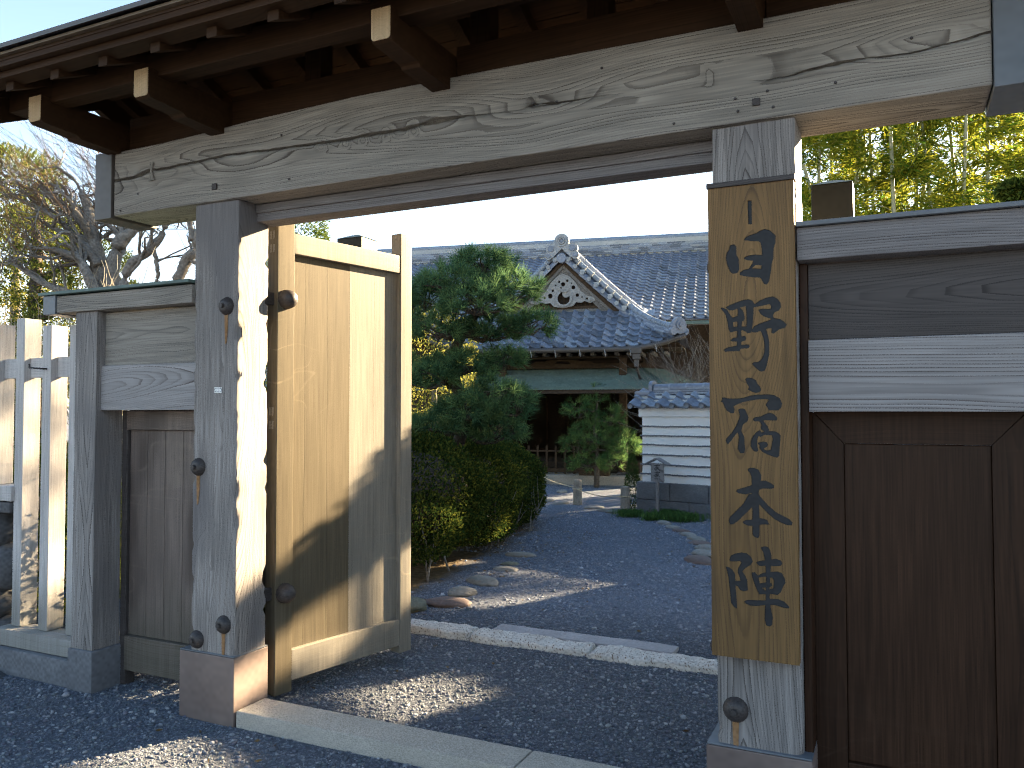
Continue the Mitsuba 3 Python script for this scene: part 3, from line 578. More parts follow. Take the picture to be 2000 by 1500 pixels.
# ---------------------------------------------------------------- signboard on the right post
CHARS = {'hi':[[[2518,2229],[2534,2232],[2543,2222],[2543,2189],[2551,2175],[2552,2132],[2545,2121],[2529,2119],[2517,2130],[2506,2159],[2502,2183],[2506,2202],[2516,2215]],[[2569,2244],[2578,2256],[2598,2263],[2614,2266],[2628,2274],[2648,2280],[2666,2273],[2687,2251],[2685,2224],[2678,2201],[2678,2169],[2671,2146],[2668,2119],[2661,2082],[2654,2070],[2643,2072],[2635,2087],[2630,2099],[2634,2144],[2637,2182],[2635,2210],[2631,2229],[2625,2236],[2600,2238]],[[2570,2172],[2572,2180],[2589,2185],[2613,2186],[2640,2181],[2640,2143],[2624,2146],[2611,2146],[2599,2134],[2588,2134],[2600,2153],[2604,2163],[2586,2166]],[[2554,2113],[2555,2123],[2568,2131],[2588,2134],[2613,2134],[2640,2129],[2641,2095],[2603,2101],[2567,2108]]],'no':[[[2480,1991],[2488,1993],[2507,1983],[2513,1970],[2522,1956],[2527,1937],[2529,1918],[2531,1899],[2517,1895],[2510,1907],[2506,1938],[2499,1966],[2488,1981]],[[2500,1992],[2516,2001],[2539,2009],[2566,2017],[2587,2019],[2600,2012],[2607,2000],[2604,1986],[2602,1952],[2599,1919],[2594,1892],[2581,1890],[2574,1897],[2577,1934],[2577,1972],[2574,1993],[2552,1989],[2527,1979],[2513,1981]],[[2543,1990],[2555,1987],[2564,1977],[2570,1958],[2571,1944],[2561,1938],[2559,1917],[2557,1889],[2560,1870],[2551,1824],[2539,1824],[2542,1871],[2542,1899],[2543,1927],[2543,1955],[2545,1973]],[[2520,1951],[2543,1957],[2570,1951],[2566,1937],[2543,1936],[2527,1935]],[[2517,1897],[2527,1916],[2547,1917],[2579,1916],[2583,1892],[2561,1903],[2538,1901]],[[2515,1865],[2526,1874],[2547,1877],[2570,1881],[2576,1872],[2572,1863],[2551,1859],[2526,1861]],[[2491,1830],[2501,1838],[2528,1843],[2556,1847],[2583,1848],[2589,1841],[2583,1833],[2560,1833],[2533,1824],[2496,1823]],[[2602,1987],[2607,1998],[2625,2011],[2652,2021],[2674,2024],[2689,2016],[2702,1997],[2702,1981],[2695,1970],[2682,1965],[2664,1969],[2667,1988],[2662,1997],[2647,1993],[2625,1990]],[[2620,1976],[2633,1980],[2656,1978],[2673,1976],[2680,1966],[2673,1953],[2677,1939],[2664,1941],[2642,1950],[2629,1960]],[[2597,1903],[2604,1915],[2624,1925],[2651,1933],[2677,1943],[2699,1938],[2712,1928],[2723,1916],[2716,1905],[2694,1899],[2674,1884],[2666,1889],[2668,1905],[2655,1905],[2628,1897],[2610,1891],[2597,1894]],[[2628,1901],[2648,1902],[2655,1880],[2659,1852],[2658,1820],[2659,1819],[2658,1807],[2648,1762],[2642,1748],[2630,1744],[2620,1748],[2605,1763],[2595,1774],[2601,1780],[2617,1781],[2629,1789],[2637,1807],[2641,1821],[2641,1848],[2637,1872]]],'juku':[[[2570,1717],[2578,1723],[2596,1720],[2610,1712],[2614,1699],[2624,1689],[2628,1675],[2621,1667],[2608,1664],[2592,1671],[2580,1677],[2583,1690],[2576,1700]],[[2478,1633],[2484,1641],[2482,1649],[2490,1649],[2507,1645],[2539,1644],[2563,1647],[2588,1655],[2615,1658],[2651,1659],[2674,1656],[2694,1644],[2702,1625],[2699,1609],[2687,1599],[2666,1599],[2654,1599],[2650,1609],[2643,1620],[2649,1630],[2655,1638],[2645,1642],[2615,1640],[2587,1636],[2559,1630],[2539,1622],[2525,1614],[2530,1603],[2527,1589],[2514,1589],[2500,1599],[2492,1612],[2486,1629]],[[2543,1603],[2555,1607],[2569,1603],[2575,1589],[2581,1573],[2577,1558],[2562,1548],[2556,1533],[2554,1521],[2564,1501],[2566,1472],[2567,1452],[2563,1439],[2549,1438],[2539,1453],[2542,1476],[2544,1500],[2540,1517],[2530,1504],[2515,1484],[2503,1469],[2495,1483],[2499,1494],[2516,1512],[2532,1537],[2542,1560],[2549,1579],[2545,1591]],[[2595,1567],[2603,1573],[2626,1577],[2644,1587],[2658,1591],[2673,1585],[2685,1571],[2683,1562],[2665,1561],[2642,1563],[2622,1558],[2602,1558]],[[2620,1559],[2634,1561],[2642,1550],[2650,1540],[2655,1526],[2649,1520],[2638,1520],[2626,1528],[2624,1536],[2628,1544]],[[2622,1526],[2626,1518],[2618,1507],[2612,1491],[2611,1473],[2615,1448],[2607,1444],[2597,1448],[2587,1464],[2588,1485],[2596,1503],[2608,1518]],[[2614,1509],[2630,1518],[2649,1522],[2673,1522],[2688,1516],[2696,1506],[2694,1482],[2691,1454],[2690,1432],[2683,1424],[2670,1427],[2648,1435],[2629,1445],[2619,1457],[2619,1471],[2613,1473],[2615,1479],[2633,1483],[2645,1481],[2651,1471],[2645,1463],[2637,1459],[2633,1455],[2645,1450],[2660,1453],[2664,1474],[2667,1494],[2665,1506],[2653,1508],[2637,1508],[2622,1499]]],'hon':[[[2575,1378],[2583,1384],[2601,1384],[2616,1377],[2624,1359],[2624,1343],[2618,1326],[2615,1298],[2614,1261],[2616,1216],[2616,1173],[2616,1134],[2611,1123],[2598,1126],[2590,1136],[2590,1180],[2591,1232],[2589,1260],[2590,1325],[2588,1354],[2584,1364],[2577,1372]],[[2531,1295],[2536,1301],[2556,1308],[2584,1317],[2600,1328],[2624,1337],[2639,1339],[2657,1330],[2670,1322],[2670,1312],[2659,1308],[2631,1309],[2612,1302],[2592,1291],[2568,1284],[2540,1287]],[[2578,1285],[2559,1250],[2529,1218],[2507,1195],[2503,1181],[2508,1168],[2519,1169],[2540,1185],[2565,1211],[2591,1238],[2603,1261],[2603,1289]],[[2600,1289],[2615,1286],[2627,1270],[2648,1247],[2676,1223],[2697,1213],[2723,1200],[2734,1188],[2731,1178],[2713,1178],[2692,1186],[2670,1197],[2647,1217],[2619,1246],[2601,1261]],[[2554,1181],[2567,1188],[2593,1191],[2610,1196],[2626,1198],[2643,1193],[2653,1176],[2626,1175],[2605,1170],[2576,1167],[2559,1174]]],'jin':[[[2504,1035],[2510,1051],[2528,1061],[2549,1066],[2570,1064],[2585,1052],[2591,1035],[2582,1022],[2561,1007],[2552,995],[2561,983],[2569,967],[2572,926],[2556,922],[2543,925],[2535,938],[2522,943],[2522,958],[2544,960],[2542,973],[2535,990],[2536,1005],[2549,1028],[2544,1034],[2523,1030],[2508,1029]],[[2490,1008],[2501,1008],[2516,999],[2525,984],[2526,950],[2528,915],[2531,881],[2531,854],[2519,860],[2509,875],[2507,905],[2503,939],[2500,969],[2496,991]],[[2619,1089],[2633,1095],[2646,1093],[2654,1081],[2658,1060],[2656,1030],[2653,995],[2650,944],[2650,901],[2654,868],[2660,834],[2657,808],[2649,801],[2636,804],[2631,823],[2633,874],[2636,925],[2638,985],[2635,1037],[2629,1070]],[[2602,1033],[2616,1040],[2641,1044],[2674,1052],[2691,1047],[2697,1037],[2690,1027],[2666,1024],[2641,1026],[2620,1020],[2608,1024]],[[2585,994],[2597,997],[2607,987],[2613,966],[2619,941],[2632,936],[2629,918],[2613,915],[2605,929],[2596,952],[2588,975]],[[2607,983],[2624,995],[2649,1001],[2678,1006],[2694,1001],[2704,983],[2706,966],[2698,952],[2689,930],[2677,919],[2656,921],[2631,917],[2623,929],[2648,937],[2663,943],[2665,971],[2661,981],[2632,983],[2611,977]],[[2611,955],[2636,962],[2657,961],[2661,953],[2648,944],[2623,941],[2613,943]],[[2556,884],[2568,891],[2598,893],[2635,896],[2656,904],[2681,905],[2701,898],[2719,881],[2717,874],[2697,875],[2668,882],[2644,881],[2610,873],[2581,870],[2564,876]]],'slot':[[[2586,2394],[2601,2393],[2601,2302],[2587,2304]]]}

def signboard():
    s = thing('signboard', 'tall golden brown hanging signboard with five carved black characters on the right post', 'sign')
    P = {k: so.unary_union([sg.Polygon(p).buffer(0) for p in v]).buffer(1.2).buffer(-1.0) for k, v in CHARS.items()}
    P = {k: sa.scale(p, 0.001, 0.001, origin=(0, 0)) for k, p in P.items()}
    board = sg.Polygon([(2.437, 0.672), (2.752, 0.672), (2.752, 2.454), (2.437, 2.454)])
    holes = so.unary_union([P[k] for k in P])
    wood(part('board', s), xz(prism(board.difference(holes).simplify(0.0004), 0.007), -0.047), 'wood_sign', 2, 140, L=0.028, pith=(0.015, -0.14), ring=0.0075, wander=0.07, c=(2.595, -0.03, 1.56))
    wood(part('backing_board', s), gbox(2.4375, 2.7515, -0.040, -0.002, 0.6725, 2.4535, L=0.1, b=0.0), 'wood_sign', 2, 140, smooth=False)
    names = {'hi': 'carved_character', 'no': 'carved_character', 'juku': 'carved_character', 'hon': 'carved_character', 'jin': 'carved_character'}
    for k in names:
        put(part(names[k], s), xz(prism(P[k].buffer(-0.0004), 0.0035), -0.0437), 'ink')
    put(part('hanging_slot', s, 'dark slot for the hanging nail'), xz(prism(P['slot'].buffer(-0.0004), 0.001), -0.0412), 'ink')
    wbox(part('top_strip', s), (2.432, 2.757, -0.056, -0.001, 2.4545, 2.474), 'wood_dusk', 0, 141, b=0.003)
signboard()

st = thing('sticker', 'tiny white paper label on the left post at head height', 'label')
put(part('paper', st), xz(prism(sg.Polygon([(-0.154, 1.726), (-0.1, 1.724), (-0.105, 1.711), (-0.1, 1.693), (-0.154, 1.694), (-0.149, 1.711)]), 0.0012), -0.0062), 'paper')
for i in range(3): put(part('faded_mark', st), xz(prism(sg.box(-0.146 + i * 0.016, 1.714, -0.138 + i * 0.016, 1.721), 0.0004), -0.0067), 'tile_light')
for i in range(4): put(part('faded_mark', st), xz(prism(sg.box(-0.147 + i * 0.011, 1.698, -0.142 + i * 0.011, 1.705), 0.0004), -0.0067), 'tile_light')

# ---------------------------------------------------------------- thresholds
def stone(name, lab, cat_, dims, m, seed, L=0.06, b=0.012, amp=0.008, group=None, yaw=None):
    k = thing(name, lab, cat_, group)
    v, f = gbox(*dims, L=L, b=b)
    v = v + amp * np.stack([fb(v * 7 + i * 17, seed + i) for i in range(3)], -1) + amp * 0.6 * np.stack([fb(v * 24 + i * 7, seed + i, 2) for i in range(3)], -1)
    put(k, (v, f), m, smooth=True)
stone('threshold_stone', 'smooth granite threshold slab at the foot of the left gate post', 'stone', (0.012, 1.575, -0.003, 0.21, -0.05, 0.072), 'granite', 1, b=0.01, amp=0.003)
stone('threshold_stone', 'smooth granite threshold slab butting against the right post with the signboard', 'stone', (1.579, 2.43, -0.003, 0.21, -0.05, 0.072), 'granite', 2, b=0.01, amp=0.003)
for i, (a, b, dy, lab) in enumerate(((-0.9, 0.34, 0.02, 'pitted pale stone kerb block nearest the open door leaf'), (0.352, 1.235, -0.01, 'pitted pale stone kerb block in the middle of the gateway'), (1.25, 2.6, -0.03, 'pitted pale stone kerb block nearest the signboard'))):
    stone('kerb_block', lab, 'kerb', (a, b, 1.85 + dy, 2.06 + dy, -0.08, 0.042), 'tuff', 10 + i, L=0.035, b=0.028, amp=0.04)
stone('kerb_slab', 'thin gray slab laid along the back of the pitted kerb', 'kerb', (0.42, 1.74, 2.075, 2.25, -0.08, 0.03), 'slab', 20, b=0.012, amp=0.012)

# ---------------------------------------------------------------- slatted fence and old stone wall on the left
F = thing('slatted_fence', 'tall pale slatted fence standing on a stone footing left of the gate', 'fence')
tops = {-2.19: 2.16, -1.93: 2.185, -1.675: 2.13, -1.425: 2.12}
for i, (x, z) in enumerate(tops.items()):
    z0 = 1.132 if i == 0 else 0.262
    wbox(part('slat', F, 'short sunlit slat resting on the timber') if i == 0 else part('slat', F), (x - 0.012, x + 0.07, 0.1, 0.212, z0, z), 'wood_fence', 2, 160 + i, pith=(0.3, 0.3), ring=0.006, b=0.004)
for a, b in ((-3.2, -2.203), (-2.119, -1.943), (-1.859, -1.688), (-1.604, -1.438), (-1.354, -1.251)):
    wbox(part('rail', F), (a, b, 0.14, 0.175, 1.81, 1.935), 'wood_fence', 0, 170, b=0.003)
wbox(part('base_rail', F), (-2.0, -1.264, 0.03, 0.2, 0.16, 0.26), 'wood_fence', 0, 171, b=0.006)
put(part('footing', F, 'gray stone footing under the fence'), gbox(-2.05, -1.264, 0.0, 0.21, -0.05, 0.155, L=0.1, b=0.008), 'wall_block', smooth=True)
k = part('hook', F); put(k, tube([(-1.64, 0.095, 1.86), (-1.64, 0.06, 1.86), (-1.665, 0.045, 1.862), (-1.72, 0.04, 1.868), (-1.722, 0.04, 1.89)], 0.006, 6), 'iron')
t = thing('squared_timber', 'weathered squared timber lying along the top of the dark stone wall', 'timber')
wbox(t, (-3.4, -1.93, 0.075, 0.22, 1.035, 1.13), 'wood_fence', 0, 175, b=0.006, rough=0.006)
Wd = thing('stone_wall', 'low wall of dark mossy boulders at the left edge', 'wall')
rng = np.random.default_rng(8)
for r_, z in enumerate((0.12, 0.36, 0.6, 0.84)):
    for c_ in range(5):
        x = -2.16 - c_ * 0.3 - (0.13 if r_ % 2 else 0) + rng.uniform(-.03, .03)
        v, f = blob(r_ * 7 + c_, rng.uniform(.16, .19), 0.16, 0.145, 2, 0.22)
        put(part('boulder', Wd), (v + [x, 0.22, z + rng.uniform(-.01, .01)], f), 'stone_dark', smooth=True)
put(part('capstone', Wd), gbox(-3.4, -1.96, 0.085, 0.4, 0.955, 1.03, L=0.1, b=0.02), 'stone_dark', smooth=True)
st = thing('flat_rock', 'flat rough rock half sunk in gravel under the fence footing', 'rock')
v, f = blob(77, 0.4, 0.16, 0.05, 3, 0.3); put(st, (v + [-2.2, -0.1, 0.0], f), 'stone_dark', smooth=True)

# ---------------------------------------------------------------- edging stones
def edge_stone(x, y, rx, ry, rz, m, lab, seed, yaw=0, group=None):
    k = thing('edging_stone', lab, 'stone', group)
    v, f = blob(seed, rx, ry, rz, 3, 0.28, 1.1)
    v[:, 2] = np.minimum(v[:, 2], rz * 0.75 + 0.1 * v[:, 2])
    v, f = xf((v, f), rotz(yaw, (x, y, rz * 0.12)))
    put(k, (v, f), m, smooth=True)
edge_stone(-0.62, 2.42, 0.26, 0.15, 0.08, 'stone_green', 'greenish rounded stone half hidden behind the door leaf', 1, 20)
edge_stone(-0.32, 2.72, 0.2, 0.11, 0.05, 'stone_rose', 'flat rose gray stone in front of the shrub stems', 2, 15)
edge_stone(-0.39, 3.1, 0.13, 0.1, 0.055, 'stone_pale', 'sunlit cream stone just behind the flat rose gray stone', 3, 30)
edge_stone(-0.44, 3.6, 0.19, 0.11, 0.055, 'stone_pale', 'humped gray stone between the cream stone and the sunlit strip of gravel', 4, -20)
edge_stone(-0.5, 4.2, 0.13, 0.08, 0.035, 'stone_pale', 'small bright stone in the sunlit strip of gravel', 5, 0)
edge_stone(-0.58, 4.48, 0.1, 0.07, 0.03, 'stone_green', 'low stone just beyond the sunlit strip of gravel', 15, 40)
edge_stone(-0.70, 5.0, 0.17, 0.1, 0.04, 'stone_pale', 'broad flat stone in shade under the shrub edge', 6, 5)
right = [(0.06, 8.2, .15, .08, .035), (0.27, 7.85, .13, .08, .03), (0.45, 7.55, .14, .08, .03), (0.62, 7.25, .15, .08, .035), (0.80, 6.95, .16, .09, .035), (0.93, 6.6, .18, .1, .04), (1.07, 6.25, .19, .12, .05), (1.13, 5.9, .19, .13, .05), (1.17, 5.5, .2, .12, .05)]
nth = ('first', 'second', 'third', 'fourth', 'fifth', 'sixth', 'seventh', 'eighth', 'ninth')
for i, (x, y, a, b, c) in enumerate(right):
    edge_stone(x, y, a, b, c, ('stone_pale', 'stone_pale', 'stone_rose')[i % 3], '%s %s stone from the lilyturf along the right edge of the path' % (nth[i], ('pale', 'pale', 'pinkish')[i % 3]), 20 + i, -50 + 10 * (i % 3), 'stones edging the right side of the path')
far = [(-0.98, 9.1, .14, .07, .035), (-1.2, 9.25, .1, .06, .03), (-1.45, 9.5, .18, .09, .035), (-2.2, 9.9, .17, .09, .035), (-2.55, 10.15, .16, .09, .04), (-2.9, 11.7, .18, .1, .045)]
for i, (x, y, a, b, c) in enumerate(far):
    edge_stone(x, y, a, b, c, 'stone_pale', ('stone touching the dark rope post', 'second stone left of the dark rope post', 'third stone left of the dark rope post, beside the pale one', 'first stone left of the pale rope post', 'second stone left of the pale rope post', 'bright stone beyond the rope, under the small pine')[i], 40 + i, 20 * i, 'stones at the far end of the path')

# ---------------------------------------------------------------- rope posts
def rope_post(x, y, h, lab, lit):
    k = thing('rope_post', lab, 'post')
    v, f = lathe([(0, h), (0.062, h), (0.07, h - 0.012), (0.075, 0.2), (0.078, -0.05), (0, -0.05)][::-1], 20)
    v = v + 0.006 * np.stack([fb(v * 12 + i * 5, 3 + i) for i in range(3)], -1)
    put(part('log', k), (v + [x, y, 0], f), 'log', smooth=50)
    a = np.linspace(0, 2 * np.pi, 20)
    put(part('rope_loop', k), tube(np.stack([x + 0.083 * np.cos(a), y + 0.083 * np.sin(a), 0 * a + h * 0.64], -1), 0.007, 5, cap=False), 'rope', smooth=True)
rope_post(-1.895, 9.9, 0.415, 'short round log post with rope in front of the small pine', 0)
rope_post(-0.775, 9.03, 0.42, 'short dark log post with rope tied round, beside white wall', 1)
def sag(a, b, d):
    t = np.linspace(0, 1, 16)[:, None]
    p = np.array(a) * (1 - t) + np.array(b) * t
    p[:, 2] -= d * 4 * (t * (1 - t))[:, 0]
    return p
put(thing('rope', 'thin straw rope sagging between the two log posts', 'rope'), tube(sag((-1.895, 9.83, .27), (-0.78, 8.95, .27), 0.05), 0.007, 5), 'rope', smooth=True)
put(thing('rope', 'thin straw rope running from the left log post behind the shrub', 'rope'), tube(sag((-1.97, 9.9, .29), (-3.3, 11.2, .42), 0.04), 0.007, 5), 'rope', smooth=True)

# ---------------------------------------------------------------- white plastered wall
WM = rotz(-15.29, (-0.667, 9.292, 0.0))
W = thing('plaster_wall', 'white plastered garden wall striped with dark tiles under a tiled coping', 'wall')
WL = 6.6
rng = np.random.default_rng(3)
x = 0.0; i = 0
for row, (z0, z1) in enumerate(((-0.05, 0.205), (0.21, 0.48))):
    x = -0.01
    while x < WL:
        w = (0.62 if row else 0.47) * rng.uniform(.85, 1.15)
        v, f = gbox(x, min(x + w, WL) - 0.006, 0.0 + rng.uniform(-.006, .006), 0.5, z0, z1, L=0.12, b=0.012)
        v = v + 0.008 * np.stack([fb(v * 5 + j * 9 + x, j) for j in range(3)], -1)
        put(part('base_block', W), (v, f), 'wall_block', smooth=True, M=WM); x += w
put(part('plaster', W), gbox(0.06, WL, 0.07, 0.43, 0.478, 1.5, L=0.3, b=0.01), 'plaster', smooth=True, M=WM)
put(part('plaster_cornice', W), gbox(0.02, WL, 0.03, 0.47, 1.5005, 1.64, L=0.3, b=0.01), 'plaster', smooth=True, M=WM)
for z in (0.608, 0.756, 0.907, 1.06, 1.206, 1.352):
    x = 0.032
    while x < WL:
        w = rng.uniform(0.24, 0.3)
        v, f = gbox(x, min(x + w, WL), 0.045, 0.12, z - 0.011, z + 0.011, L=0.1, b=0.005)
        v[:, 2] += rng.uniform(-.004, .004) + rng.uniform(-.02, .02) * (v[:, 0] - x)
        put(part('tile_strip', W), (v, f), 'tile_dark', smooth=True, M=WM); x += w + 0.001

def pantile(w=0.26, l=0.3, amp=0.058, th=0.035, n=9):
    """one wave tile: runs along +x, its lower edge at y = 0, its head at y = l; a front lip of thickness th."""
    t = np.linspace(0, 1, n)
    prof = np.where(t < 0.36, amp * np.cos((t / 0.36) * np.pi / 2) ** 1.0, -0.016 * np.sin((t - 0.36) / 0.64 * np.pi)) * 1.0
    prof[-1] = 0.008
    X = t * w * 1.04
    v = np.concatenate([np.stack([X, 0 * t, prof - th], -1), np.stack([X, 0 * t, prof], -1), np.stack([X, 0 * t + l, prof - 0.04], -1)])
    f = []
    for r in (0, 1):
        for i in range(n - 1):
            a, b, c, d = r * n + i, r * n + i + 1, (r + 1) * n + i + 1, (r + 1) * n + i
            f += [[a, b, c], [a, c, d]]
    v = np.concatenate([v, v[n:2 * n]]); f = np.array(f)
    f[2 * (n - 1):][f[2 * (n - 1):] < 2 * n] += 2 * n                # top sheet keeps vertices of its own: a crisp front lip
    return v, f
TILE = {m: mikit.ply(pantile(), m, smooth=True) for m in ('tile_gray', 'tile_light', 'tile_dark')}
def frame(o, ex, ey, ez):
    m = np.eye(4); m[:3, 0], m[:3, 1], m[:3, 2], m[:3, 3] = ex, ey, ez, o
    return m
def add_tile(k, m, M): scene[k] = {**TILE[m], 'to_world': TF(M.tolist())}
def pick(rng): return ('tile_gray', 'tile_gray', 'tile_gray', 'tile_gray', 'tile_gray', 'tile_light', 'tile_dark')[rng.integers(7)]
def slope_frame(ang, base):
    e = np.array([1.0, 0, 0]); u = np.array([0, math.cos(ang), math.sin(ang)])
    return lambda x, s, h=0.0: base @ frame(e * x + u * s + np.cross(e, u) * h + [0, 0, 0], e, u, np.cross(e, u))
A = math.radians(33)
WT = WM.copy(); WT = WM @ frame([0, -0.075, 1.672], [1, 0, 0], [0, 1, 0], [0, 0, 1])
sf = slope_frame(A, WT)
for col in range(24):
    for r_ in range(2):
        add_tile(part('roof_tile', W), ('tile_gray', 'tile_light')[(col * 3 + r_) % 2], sf(-0.07 + col * 0.248, r_ * 0.19, r_ * 0.012))
for col in range(24):                                               # round faces on the lower tile edges
    v, f = lathe([(0, 0.015), (0.03, 0.012), (0.045, 0.018), (0.05, 0.0), (0, 0.0)][::-1], 16)
    R = np.eye(4); R[:3, :3] = [[1, 0, 0], [0, 0, -1], [0, 1, 0]]; R[:3, 3] = (-0.07 + col * 0.248 + 0.012, -0.085, 1.672)
    put(part('tile_end', W), xf((v, f), R), 'tile_dark', smooth=30, M=WM)
v, f = gbox(-0.06, WL, 0.02, 0.54, 1.641, 1.83, L=1, b=0); t = v[:, 2] > 1.8; v[t, 1] = 0.25 + (v[t, 1] - 0.25) * 0.5
put(part('coping_bed', W), (v, f), 'mortar', M=WM)
for r_, z in enumerate((1.865, 1.9, 1.935)):
    x = 0.2 - 0.11 * (r_ % 2)
    while x < WL:
        put(part('ridge_tile', W), gbox(max(x, 0.18), x + 0.29, 0.17 + r_ * 0.008, 0.33 - r_ * 0.008, z - 0.016, z + 0.014, L=0.3, b=0.005), ('tile_gray', 'tile_light')[int(x * 9) % 2], smooth=True, M=WM); x += 0.292
x = 0.2
while x < WL:
    a = np.linspace(-0.3, np.pi + 0.3, 9)
    v, f = tube([(x, 0.25, 1.955), (x + 0.27, 0.25, 1.955)], 0.062, 14)
    put(part('round_ridge_tile', W), (v, f), 'tile_gray', smooth=40, M=WM)
    v, f = tube([(x + 0.265, 0.25, 1.955), (x + 0.295, 0.25, 1.955)], 0.068, 14)
    put(part('round_ridge_tile', W), (v, f), 'tile_light', smooth=40, M=WM); x += 0.295
put(part('verge_tile', W), gbox(-0.1, 0.18, 0.1, 0.4, 1.83, 1.905, L=0.2, b=0.02), 'tile_gray', smooth=True, M=WM)
e = sg.Point(0, 0).buffer(0.085).union(sg.box(-0.085, -0.15, 0.085, 0.0))
put(part('ridge_end_tile', W), yz(prism(sa.translate(e, 0.25, 1.985), 0.06), 0.125), 'tile_gray', M=WM)

# little roofed notice post
N = thing('notice_post', 'small roofed wooden notice on a post before the white wall', 'sign')
def nb(name, d, m, ax, sd): wood(part(name, N), gbox(*d, L=0.1, b=0.003), m, ax, sd, M=WM)
nb('post', (0.505, 0.545, -0.275, -0.235, -0.05, 0.53), 'wood_silver', 2, 190)
nb('board', (0.425, 0.645, -0.28, -0.255, 0.52, 0.80), 'wood_silver', 2, 191)
for s in (-1, 1):
    k = part('roof_plank', N)
    poly = sg.Polygon([(0, 0.0), (s * 0.195, -0.09), (s * 0.195, -0.075), (0, 0.018)])
    wood(k, xz(prism(sa.translate(poly, 0.535, 0.868), 0.13), -0.33), 'wood_silver', 1, 192 + s, M=WM, L=0.1)
def stroke(pts, w):
    l = sg.LineString(pts).buffer(w / 2, cap_style='round')
    return l
rows = []
for cx_, cz_ in ((0.535, 0.735), (0.535, 0.63)):
    rows += [stroke([(cx_ - .045, cz_ + .03), (cx_ + .045, cz_ + .033)], .011), stroke([(cx_ - .03, cz_ + .005), (cx_ + .035, cz_ + .007)], .01), stroke([(cx_, cz_ + .045), (cx_ - .002, cz_ - .03)], .012),
             stroke([(cx_ - .05, cz_ - .012), (cx_ - .02, cz_ - .04)], .012), stroke([(cx_ + .012, cz_ - .01), (cx_ + .05, cz_ - .038)], .012), stroke([(cx_ - .03, cz_ - .02), (cx_ + .03, cz_ - .018)], .01)]
rows.append(stroke([(0.49, 0.565), (0.58, 0.567)], .009))
put(part('faded_lettering', N, 'dark weathered brush characters'), xz(prism(so.unary_union(rows), 0.002), -0.2825), 'ink', M=WM)

# ---------------------------------------------------------------- the hall behind the garden
HM = rotz(11.4, (-3.8605, 14.1962, 0.0))
H = thing('tiled_hall', 'old wooden hall with blue gray tiled roofs and a gabled entrance', 'building')
def hb(name, d, m, lab=None, parent=None, b=0.006, L=0.5, kind=None):
    k = part(name, parent or H, lab, kind); put(k, gbox(*d, L=L, b=b), m, smooth=b > 0, M=HM); return k
rng = np.random.default_rng(12)
# body of the hall
hb('wall', (-12.0, -1.7, 2.6, 2.75, 0.1, 3.75), 'house_brown')
hb('wall', (1.75, 4.9, 2.6, 2.75, 0.1, 3.75), 'house_dark')
hb('unseen_end_wall', (4.901, 5.05, 2.6, 11.0, 0.1, 3.75), 'house_brown')  # out of view; the hall runs on this far to shade the small pine
hb('inner_wall', (-1.9, 1.9, 4.0, 4.1, 0.1, 3.4), 'house_dark')
hb('porch_side', (-1.9, -1.75, 0.6, 3.99, 0.1, 3.6), 'house_dark')
hb('porch_side', (1.75, 1.9, 0.6, 3.99, 0.1, 3.6), 'house_dark')
hb('porch_ceiling', (-1.74, 1.74, -0.6, 3.99, 2.75, 2.8), 'house_dark')
hb('porch_floor', (-1.74, 1.74, -0.2, 3.99, 0.2, 0.45), 'house_dark')
for x in (-1.2, -0.6, 0, 0.6, 1.2): hb('lattice_post', (x - 0.03, x + 0.03, 3.9, 3.999, 0.45, 2.75), 'house_brown')
hb('stone_step', (-2.7, 2.7, -1.0, 0.5, -0.05, 0.195), 'granite', 'long pale stone step before the entrance')
hb('stone_step', (-2.7, -0.3, -1.3, -1.005, -0.05, 0.09), 'stone_dark')
for x in (-1.3, 1.42):
    hb('porch_post', (x - 0.08, x + 0.08, -0.62, -0.46, 0.19, 2.75), 'house_brown')
    hb('post_base', (x - 0.12, x + 0.12, -0.66, -0.42, 0.19, 0.26), 'stone_dark')
G_ = part('barrier', H, 'low wooden barrier of upright bars across the dark entrance')
for i in range(9):
    x = -1.1 + i * 0.205
    hb('upright', (x - 0.022, x + 0.022, -0.6, -0.56, 0.2, 0.82), 'house_brown', None, G_)
hb('top_bar', (-1.2, 0.75, -0.59, -0.57, 0.68, 0.72), 'house_brown', None, G_)
hb('bottom_bar', (-1.2, 0.75, -0.61, -0.555, 0.24, 0.32), 'house_brown', None, G_)
hb('crate', (0.5, 1.15, -0.95, -0.6, 0.195, 0.5), 'house_brown')
